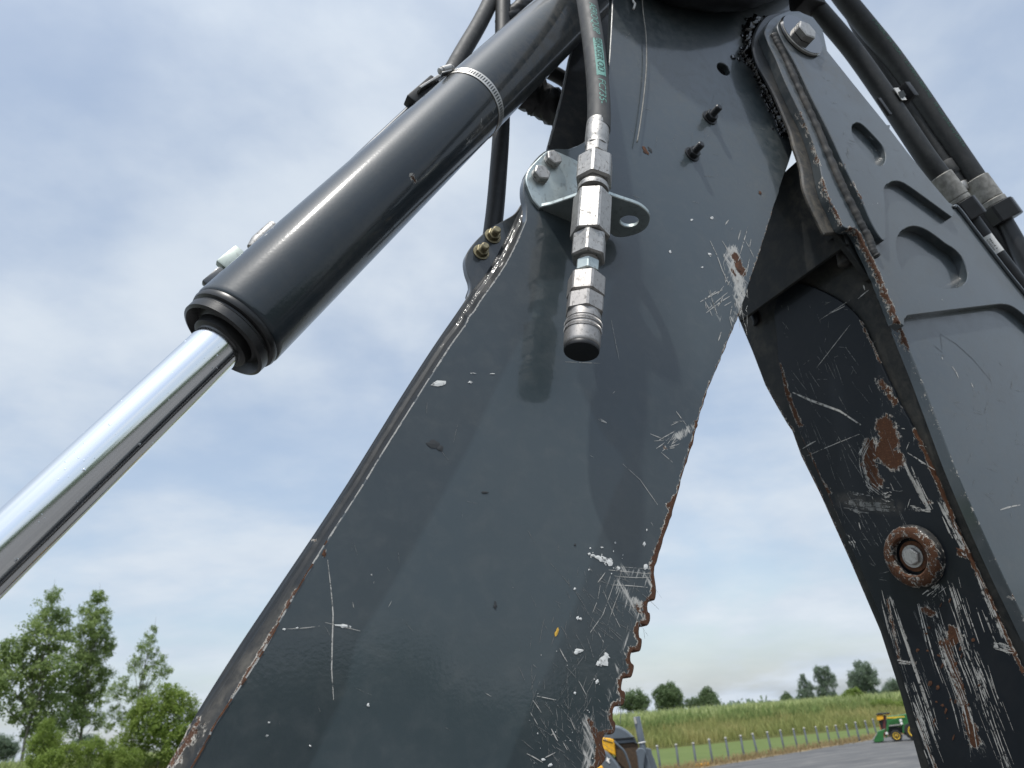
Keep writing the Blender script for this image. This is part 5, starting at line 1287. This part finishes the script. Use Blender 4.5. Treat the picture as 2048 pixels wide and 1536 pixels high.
tree('distant_tree', 'small bluish tree far away low between the trees at left', 'tree', 175, 130, [(172, 1482, 10), (188, 1484, 9), (156, 1487, 9), (200, 1490, 8)], 'blue', 1.3, seed=7, trunk=False)
tree('distant_tree', 'dim bluish tree mass at the bottom left corner', 'tree', 12, 120, [(10, 1490, 14), (28, 1498, 10), (-8, 1492, 14), (14, 1505, 12)], 'blue', 1.3, seed=8, trunk=False)
tree('hedge_tree', 'dark tree partly hidden by the serrated edge of the arm', 'tree', 1268, 88, [(1256, 1400, 12), (1272, 1395, 14), (1288, 1402, 10), (1262, 1412, 12), (1282, 1414, 12), (1245, 1405, 10)], 'dark', 1.3, seed=9)
tree('hedge_tree', 'round dark green tree standing just right of the serrated edge', 'tree', 1335, 85, [(1325, 1382, 10), (1342, 1378, 10), (1333, 1392, 14), (1352, 1392, 12), (1316, 1394, 10), (1344, 1404, 14), (1325, 1408, 12), (1358, 1408, 9)], 'dark', 1.4, seed=10)
tree('hedge_tree', 'pointed dark green tree alone in the middle of the grass horizon', 'tree', 1415, 88, [(1415, 1382, 7), (1412, 1392, 10), (1424, 1395, 9), (1408, 1404, 12), (1426, 1406, 12), (1390, 1405, 8), (1378, 1408, 7)], 'dark', 1.3, seed=11)
tree('small_tree', 'very small dark tree left of the paired poplars', 'tree', 1574, 100, [(1573, 1391, 6), (1568, 1397, 6), (1580, 1398, 6), (1575, 1404, 8)], 'dark', 1.2, seed=12)
tree('poplar_tree', 'thin sparse poplar, left one of the pair on the horizon', 'tree', 1612, 95, [(1605, 1353, 5), (1606, 1364, 7), (1615, 1370, 6), (1604, 1378, 8), (1618, 1383, 7), (1624, 1376, 5), (1608, 1392, 9), (1622, 1396, 8), (1604, 1404, 8)], 'blue', 0.8, seed=13)
tree('poplar_tree', 'taller forked poplar, right one of the pair on the horizon', 'tree', 1648, 94, [(1637, 1342, 8), (1652, 1342, 8), (1645, 1352, 9), (1662, 1356, 8), (1636, 1358, 7), (1665, 1368, 7), (1650, 1368, 9), (1645, 1382, 10), (1662, 1388, 8), (1646, 1398, 10)], 'blue', 0.95, seed=14)
tree('broad_tree', 'largest dark tree on the right horizon beside the boom', 'tree', 1728, 92, [(1718, 1332, 8), (1732, 1334, 8), (1742, 1344, 9), (1722, 1348, 11), (1706, 1354, 9), (1745, 1360, 10), (1728, 1366, 13), (1706, 1370, 10), (1740, 1380, 12), (1718, 1386, 12), (1744, 1394, 10)], 'blue', 1.1, seed=15)
tree('round_shrub', 'light green rounded shrub in front of the largest tree on the right horizon', 'shrub', 1705, 80, [(1700, 1390, 9), (1712, 1388, 9), (1722, 1396, 8), (1692, 1398, 8), (1706, 1402, 11), (1684, 1403, 7)], 'bright', 1.2, seed=16, trunk=False)
tree('distant_tree', 'dark bluish tree touching the left edge of the rusty boom', 'tree', 1785, 105, [(1778, 1376, 8), (1788, 1370, 9), (1796, 1382, 10), (1774, 1388, 9), (1786, 1394, 10), (1762, 1392, 8)], 'blue', 1.3, seed=17)
tree('low_shrub', 'low dull green bushes on the bank above the green tractor', 'shrub', 1780, 75, [(1750, 1412, 8), (1765, 1408, 8), (1780, 1410, 8), (1795, 1414, 9), (1810, 1412, 8)], 'bright', 1.0, 0.9, seed=18, trunk=False)
# far-off woods reading as one mass on the horizon
mbw = []; rw = np.random.default_rng(77)
V = []; T = []
for k in range(1100):
    u = rw.uniform(-80, 2200); 
    if 480 < u < 1150: continue
    d = ray(u, 1450); d.z = 0; d.normalize(); dist = rw.uniform(240, 300); c = np.array(CAM + d * dist); c[2] = rw.uniform(0.2, 2.0) * (1 + 0.4 * math.sin(u * 0.013))
    nl = 22; lp_ = c + rw.normal(0, 1.0, (nl, 3)); a1_ = rw.normal(0, 0.55, (nl, 3)); a2_ = rw.normal(0, 0.45, (nl, 3))
    V.append(np.stack([lp_ - a1_, lp_ + a2_, lp_ + a1_, lp_ - a2_], 1).reshape(-1, 3)); T.append(np.repeat(rw.uniform(0, 1, nl), 4))
V = np.concatenate(V); T = np.concatenate(T)
o = mk('distant_woods', V, [(i, i + 1, i + 2, i + 3) for i in range(0, len(V), 4)], LM['blue'], attrs={'tint': T}); tag(o, 'thin bluish line of far woods along the horizon', 'woods', kind='stuff')

# wood behind the viewer: only its reflection shows in the glossy paint
V = []; T = []
for k in range(900):
    az = rw.uniform(-0.9, 1.7); dist = rw.uniform(38, 52); tr_h = 4.2 + 1.6 * math.sin(az * 9) + 1.2 * math.sin(az * 23 + 1)
    c = np.array([math.sin(az) * dist, -math.cos(az) * dist, rw.uniform(0.2, 1.0) ** 0.6 * tr_h])
    nl = 34; lp_ = c + rw.normal(0, 0.75, (nl, 3)); a1_ = rw.normal(0, 0.22, (nl, 3)); a2_ = rw.normal(0, 0.18, (nl, 3))
    V.append(np.stack([lp_ - a1_, lp_ + a2_, lp_ + a1_, lp_ - a2_], 1).reshape(-1, 3)); T.append(np.repeat(rw.uniform(0, 1, nl), 4))
V = np.concatenate(V); T = np.concatenate(T)
o = mk('roadside_wood', V, [(i, i + 1, i + 2, i + 3) for i in range(0, len(V), 4)], LM['dark'], attrs={'tint': T}); tag(o, 'dark wood mirrored in the lower part of the glossy grey arm', 'woods', kind='stuff')

# ------------------------------------------------------------------ posts along the verge
posts = [(404, 578, 425, 716), (514, 570, 535, 703), (620, 562, 641, 697), (711, 540, 740, 685), (817, 530, 841, 667), (909, 517, 930, 652), (988, 505, 1012, 640), (1071, 495, 1095, 622), (1146, 485, 1170, 603), (1226, 476, 1250, 593), (1290, 470, 1313, 584), (1358, 463, 1381, 566), (1427, 462, 1446, 562), (1486, 455, 1505, 552), (1550, 448, 1567, 546), (1602, 436, 1625, 552), (1664, 428, 1684, 529), (1712, 418, 1729, 520), (1762, 425, 1778, 520)]
M['galv'] = zinc_mat('galvanised_post', (0.10, 0.115, 0.13), (0.15, 0.165, 0.185), 0.2, 0.7, 12)
M['galv'].node_tree.nodes['Principled BSDF'].inputs['Metallic'].default_value = 0.3
M['cap'] = plain('pale_post_cap', (0.45, 0.44, 0.41), 0.7)
where = ['first post from the grey machine, nearest the camera'] + ['%s post from the grey machine' % w for w in ('second', 'third', 'fourth', 'fifth', 'sixth', 'seventh', 'eighth', 'ninth', 'tenth', 'eleventh', 'twelfth', 'thirteenth', 'fourteenth', 'fifteenth', 'sixteenth', 'seventeenth')] + ['post directly behind the orange marker', 'last post, behind the tractor loader']
pv, pf = lathe_vf([(-0.3, 0.045), (0, 0.045), (1.0, 0.045)], (0, 0, 0), (0, 0, 1), 14)
cv, cf = lathe_vf([(0.985, 0.054), (1.0, 0.058), (1.03, 0.056), (1.05, 0.035), (1.055, 0.005)], (0, 0, 0), (0, 0, 1), 14)
pm = bpy.data.meshes.new('post_shaft'); pm.from_pydata([tuple(p) for p in pv], [], pf); pm.materials.append(M['galv']); pm.polygons.foreach_set('use_smooth', [True] * len(pm.polygons))
cm_ = bpy.data.meshes.new('post_cap'); cm_.from_pydata([tuple(p) for p in cv], [], cf); cm_.materials.append(M['cap'])
for i, (tu, tv, bu, bv) in enumerate(posts):
    k = 3.0118
    base = G(1180 + bu / k, 1300 + bv / k)
    zt = min((abs(proj(base + Vector((0, 0, z / 100)))[1] - (1300 + tv / k)), z / 100) for z in range(30, 220))[1]
    root = thing('fence_post', 'grey metal post with pale cap, ' + where[i], 'post', base, 'posts along the edge of the asphalt')
    root.rotation_euler = (rng.gauss(0, 0.022), rng.gauss(0, 0.022), 0)
    for nm, me in (('shaft', pm), ('cap', cm_)):
        o = bpy.data.objects.new(nm, me); COL.objects.link(o); o.parent = root; o.scale = (1, 1, zt * 0.985)
M['orange'] = plain('orange_marker', (0.75, 0.28, 0.10), 0.6)
base = G(1180 + 1731 / 3.0118, 1300 + 524 / 3.0118) - HD * 0.8
mt = thing('marker_cone', 'slim orange marker tube standing at the tractor bucket', 'marker', base)
lathe('tube', [(0, 0.075), (0.05, 0.075), (0.62, 0.05), (0.66, 0.045)], base, (0, 0, 1), M['orange'], mt, seg=16)
lathe('base', [(0, 0.16), (0.03, 0.16), (0.05, 0.08)], base, (0, 0, 1), M['black_plastic'], mt, seg=16)
ko = G(1407, 1533) - bn * 0.0
kb = thing('kerb_block', 'short yellow painted kerb block at the bottom edge of the lawn', 'kerb block', ko)
box('block', ko + Vector((0, 0, 0.05)), bd * 0.42, bn * 0.09, (0, 0, 0.07), plain('yellow_kerb_paint', (0.62, 0.33, 0.04), 0.7), kb, bev=0.02)

# ------------------------------------------------------------------ green tractor
M['jgreen'] = plain('tractor_green', (0.018, 0.13, 0.026), 0.35, vary=0.1, scale=3, coat=0.6)
M['jyellow'] = plain('tractor_yellow', (0.72, 0.46, 0.02), 0.45, vary=0.08, scale=3)
M['tyre'] = plain('tyre_rubber', (0.02, 0.02, 0.02), 0.85)
M['lens'] = plain('white_reflector', (0.8, 0.78, 0.74), 0.5)
M['amber'] = plain('amber_yellow_paint', (0.78, 0.40, 0.02), 0.5)
tb = G(1793, 1483.5)
TR = thing('garden_tractor', 'small green tractor with front loader bucket and yellow wheel rims, parked on the asphalt', 'tractor', tb)
td = Vector((tb.x, tb.y, 0)).normalized(); tr_ = Vector((td.y, -td.x, 0))
def TPn(off): return Plane(tb + td * off, -td, tr_)
tk = pxm(tb, 1)
def cpx(a, b): return (1700 + a / 13.653, 1400 + b / 13.653)
def tp_(name, pts, off, thick, mat, bev=0.01, parent=None): return plate(name, TPn(off), [cpx(*p) for p in pts], thick, mat, parent or TR, bev=bev)
hood_o = tp_('hood', [(1000, 520), (1040, 440), (1300, 420), (1500, 380), (1700, 370), (1900, 380), (1900, 700), (1620, 760), (1380, 720), (1080, 740), (1010, 640)], 0.15, 0.5, M['jgreen'], 0.03)
tp_('hood_stripe', [(1005, 470), (1290, 450), (1490, 440), (1490, 480), (1280, 505), (1005, 505)], 0.135, 0.02, M['jyellow'], 0.004, hood_o)
tp_('grille', [(960, 560), (1012, 520), (1012, 720), (970, 760)], 0.2, 0.4, M['black_plastic'])
tp_('chassis', [(1050, 730), (1900, 730), (1900, 930), (1500, 960), (1450, 900), (1060, 900)], 0.3, 0.3, M['black_steel'])
for nm, off in (('loader_arm', -0.02), ('loader_arm', 0.78)):
    tp_(nm, [(960, 1010), (985, 780), (1005, 620), (1060, 560), (1160, 520), (1320, 480), (1500, 470), (1520, 520), (1340, 540), (1180, 580), (1090, 630), (1060, 760), (1040, 900), (1010, 1040)], off, 0.07, M['jgreen'], 0.01)
    tp_('loader_post', [(1360, 500), (1560, 470), (1600, 700), (1500, 760), (1490, 900), (1440, 900), (1420, 720)], off + 0.02, 0.06, M['jgreen'], 0.01)
tp_('bucket', [(610, 1085), (640, 1060), (700, 960), (745, 885), (775, 860), (900, 815), (950, 800), (960, 850), (920, 900), (915, 1040), (930, 1110), (800, 1150), (680, 1150)], -0.12, 1.15, M['jgreen'], 0.01)
tp_('bucket_cutting_edge', [(600, 1085), (620, 1078), (735, 900), (742, 912), (640, 1090)], -0.135, 0.02, M['cap'], 0.003)
tp_('loader_cylinder', [(1060, 690), (1380, 660), (1380, 690), (1070, 725)], -0.04, 0.04, M['steel_worn'], 0.005)
for (a, b) in ((1385, 560), (1405, 640), (1003, 910)):
    q = TPn(-0.05).hit(*cpx(a, b)); lathe('reflector', [(0, 0.06), (0.01, 0.06), (0.015, 0.05)], q, -td, M['lens'], TR, seg=14)
def wheel(name, a, b, r, wdt, off):
    c = TPn(off).hit(*cpx(a, b)); c.z = tb.z + r
    v_, f_ = lathe_vf([(0, r * 0.60), (0.01, r * 0.92), (wdt * 0.2, r), (wdt * 0.8, r), (wdt - 0.01, r * 0.92), (wdt, r * 0.60)], c, td, 40, 0, lambda i, k: 1.0 if i not in (2, 3) else (1.03 if k % 4 < 2 else 0.97))
    w = mk(name, v_, f_, M['tyre'], TR, smooth=True, sharp=30)
    lathe('rim', [(-0.015, r * 0.12), (-0.012, r * 0.20), (0.02, r * 0.40), (-0.004, r * 0.52), (-0.008, r * 0.62), (0.02, r * 0.62)], c, td, M['jyellow'], w, seg=28)
    hexa('hub', c - td * 0.03, td, 0.03, r * 0.15, M['rust'], w)
wheel('front_wheel', 1268, 985, 10.4 * tk, 0.2, 0.0); wheel('front_wheel', 1268, 985, 10.4 * tk, 0.2, 0.72)
wheel('rear_wheel', 1760, 900, 17 * tk, 0.3, -0.06); wheel('rear_wheel', 1760, 900, 17 * tk, 0.3, 0.75)
tp_('seat', [(1900, 500), (2060, 480), (2080, 300), (2120, 300), (2110, 560), (1910, 600)], 0.2, 0.4, M['black_plastic'], 0.02)
tp_('roll_bar', [(2180, 100), (2220, 100), (2240, 700), (2200, 700)], 0.05, 0.7, M['black_steel'], 0.02)
tp_('fender', [(1560, 640), (1640, 600), (1900, 590), (2060, 620), (2060, 680), (1640, 690), (1580, 720)], -0.05, 0.9, M['jgreen'], 0.02)
hb = G(1775, 1477) + td * 1.6
HP = thing('ride_on_mower', 'yellow machine with a flat black top half hidden behind the green tractor', 'machine', hb)
def hp_(name, pts, off, thick, mat, bev=0.01): return plate(name, Plane(hb + td * off, -td, tr_), [cpx(*p) for p in pts], thick, mat, HP, bev=bev)
hp_('yellow_box', [(720, 425), (900, 405), (920, 520), (870, 540), (760, 565), (735, 520)], 0, 0.7, M['amber'], 0.02)
hp_('top_panel', [(715, 395), (760, 360), (1080, 345), (1080, 380), (720, 415)], -0.05, 0.8, M['black_plastic'], 0.01)
hp_('side_bar', [(980, 385), (1100, 375), (1100, 405), (980, 415)], -0.02, 0.7, M['amber'], 0.01)
hp_('mast', [(905, 420), (980, 420), (1000, 700), (960, 1010), (900, 1010), (900, 600)], 0.1, 0.5, plain('dark_red_panel', (0.10, 0.02, 0.02), 0.6), 0.01)
hp_('underframe', [(780, 565), (900, 540), (1300, 700), (1300, 1040), (940, 1060)], 0.15, 0.45, M['black_plastic'], 0.01)

# ------------------------------------------------------------------ parked machine beside the serrated edge
md_ = 7.0
d0 = ray(1250, 1480); d0.z = 0; d0.normalize(); mo = CAM + d0 * md_; mo.z = 0
PMs = thing('parked_loader', 'grey and yellow machine with a brown grille, just behind the serrated arm edge at bottom', 'loader', mo)
mrt = Vector((d0.y, -d0.x, 0))
def mp2(off): return Plane(mo + d0 * off, -d0, mrt)
def mp_(name, pts, off, thick, mat, bev=0.006, parent=None): return plate(name, mp2(off), pts, thick, mat, parent or PMs, bev=bev)
M['mgrey'] = plain('machine_grey_paint', (0.10, 0.12, 0.14), 0.4, vary=0.08, scale=6, coat=0.5)
M['mbrown'] = plain('brown_grille_mesh', (0.075, 0.048, 0.028), 0.8, vary=0.3, scale=60)
hood2 = mp_('hood', sp2([(1150, 1486), (1170, 1470), (1200, 1458), (1222, 1453), (1236, 1453), (1252, 1461), (1265, 1472), (1272, 1479)], 4) + [(1268, 1477.5), (1228, 1480), (1150, 1492)], 0.0, 1.1, M['mgrey'], 0.012)
mp_('hood_seam', [(1229, 1478), (1269, 1473.5), (1269, 1475), (1229, 1479.6)], -0.004, 0.004, M['black_plastic'], 0.0005, hood2)
mp_('grille', [(1229, 1481), (1270, 1477.5), (1276, 1490), (1282, 1520), (1288, 1600), (1232, 1600)], 0.03, 1.0, M['mbrown'], 0.01)
mp_('grille_top', [(1230, 1480), (1270, 1477), (1275, 1488), (1268, 1485), (1235, 1488)], 0.015, 0.05, M['mgrey'], 0.004)
yp = mp_('yellow_panel', sp2([(1208, 1475), (1227, 1479), (1230, 1495), (1232, 1513)], 3) + [(1222, 1508), (1205, 1498), (1160, 1520), (1150, 1496), (1190, 1476)], -0.01, 0.25, M['amber'], 0.008)
mp_('black_trim', [(1206, 1479), (1226, 1485), (1226, 1486.5), (1206, 1481)], -0.014, 0.004, M['black_plastic'], 0.0005, yp)
rail = [(1228, 1482), (1238, 1492), (1248, 1502), (1254, 1515), (1262, 1540), (1270, 1580)]
tube('hand_rail', [mp2(-0.05).hit(*p) for p in sp2(rail, 4)], pxm(mo, 2.4), M['mgrey'], PMs, seg=12)
mp_('fender', sp2([(1180, 1510), (1205, 1500), (1222, 1512), (1240, 1535), (1255, 1570), (1262, 1620)], 4) + [(1160, 1620)], -0.20, 0.35, M['mgrey'], 0.015)
star = [(1214, 1513), (1216, 1517), (1220, 1517), (1217.5, 1521), (1220, 1527), (1216.5, 1526), (1214, 1521.5), (1212, 1523), (1213, 1518)]
mp_('white_mark', star, -0.207, 0.004, M['lens'], 0.0005)
mp_('yellow_bonnet_tip', sp2([(1188, 1545), (1192, 1535), (1200, 1532), (1206, 1537), (1206, 1560)], 3) + [(1188, 1560)], -0.3, 0.1, M['amber'], 0.006)
mp_('lower_body', [(1150, 1580), (1300, 1580), (1320, 1900), (1150, 1900)], 0.05, 1.0, M['mgrey'], 0.02)
cc = [mp2(-0.1).hit(*p) for p in [(1273, 1433), (1285, 1492)]]; cdv = (cc[1] - cc[0]).normalized(); kk = pxm(cc[0], 1); cl_ = (cc[1] - cc[0]).length
cyl = lathe('lift_cylinder', [(0, 6.2 * kk), (0.004, 6.8 * kk), (cl_ * 0.86, 6.8 * kk)], cc[0], cdv, M['mgrey'], PMs, seg=28)
lathe('cylinder_ring', [(cl_ * 0.86, 7.4 * kk), (cl_ * 0.88, 7.8 * kk), (cl_ * 0.90, 7.4 * kk)], cc[0], cdv, M['lens'], cyl, seg=24)
lathe('cylinder_rod', [(cl_ * 0.9, 6 * kk), (cl_ * 1.25, 6 * kk)], cc[0], cdv, M['mgrey'], cyl, seg=24)
mp_('cylinder_bracket', [(1267, 1435), (1271, 1434), (1274, 1448), (1270, 1448)], -0.14, 0.03, M['cap'], 0.003, cyl)
for pts, off in (([(1272, 1502), (1284, 1496), (1292, 1505), (1288, 1530), (1290, 1620), (1268, 1620), (1278, 1540)], -0.18), ([(1288, 1500), (1302, 1498), (1304, 1508), (1316, 1540), (1330, 1620), (1308, 1620), (1296, 1545)], -0.10), ([(1284, 1500), (1290, 1498), (1308, 1560), (1316, 1620), (1300, 1620)], -0.14)):
    mp_('link_arm', sp2(pts, 2, True), off, 0.05, M['mgrey'], 0.006)
for off in (-0.25, 0.85):
    c = mp2(off).hit(1215, 1500) - Vector((0, 0, 0)); c = Vector((c.x, c.y, 0.52))
    w = lathe('wheel', [(0, 0.30), (0.02, 0.47), (0.06, 0.52), (0.24, 0.52), (0.28, 0.47), (0.3, 0.3)], c, d0, M['tyre'], PMs, seg=40)
    lathe('rim', [(-0.01, 0.06), (0.03, 0.2), (-0.005, 0.3), (0.02, 0.31)], c, d0, M['jyellow'], w, seg=28)
print('TRIS', sum(len(m.polygons) for m in bpy.data.meshes), 'SIZE', len(bpy.data.objects))
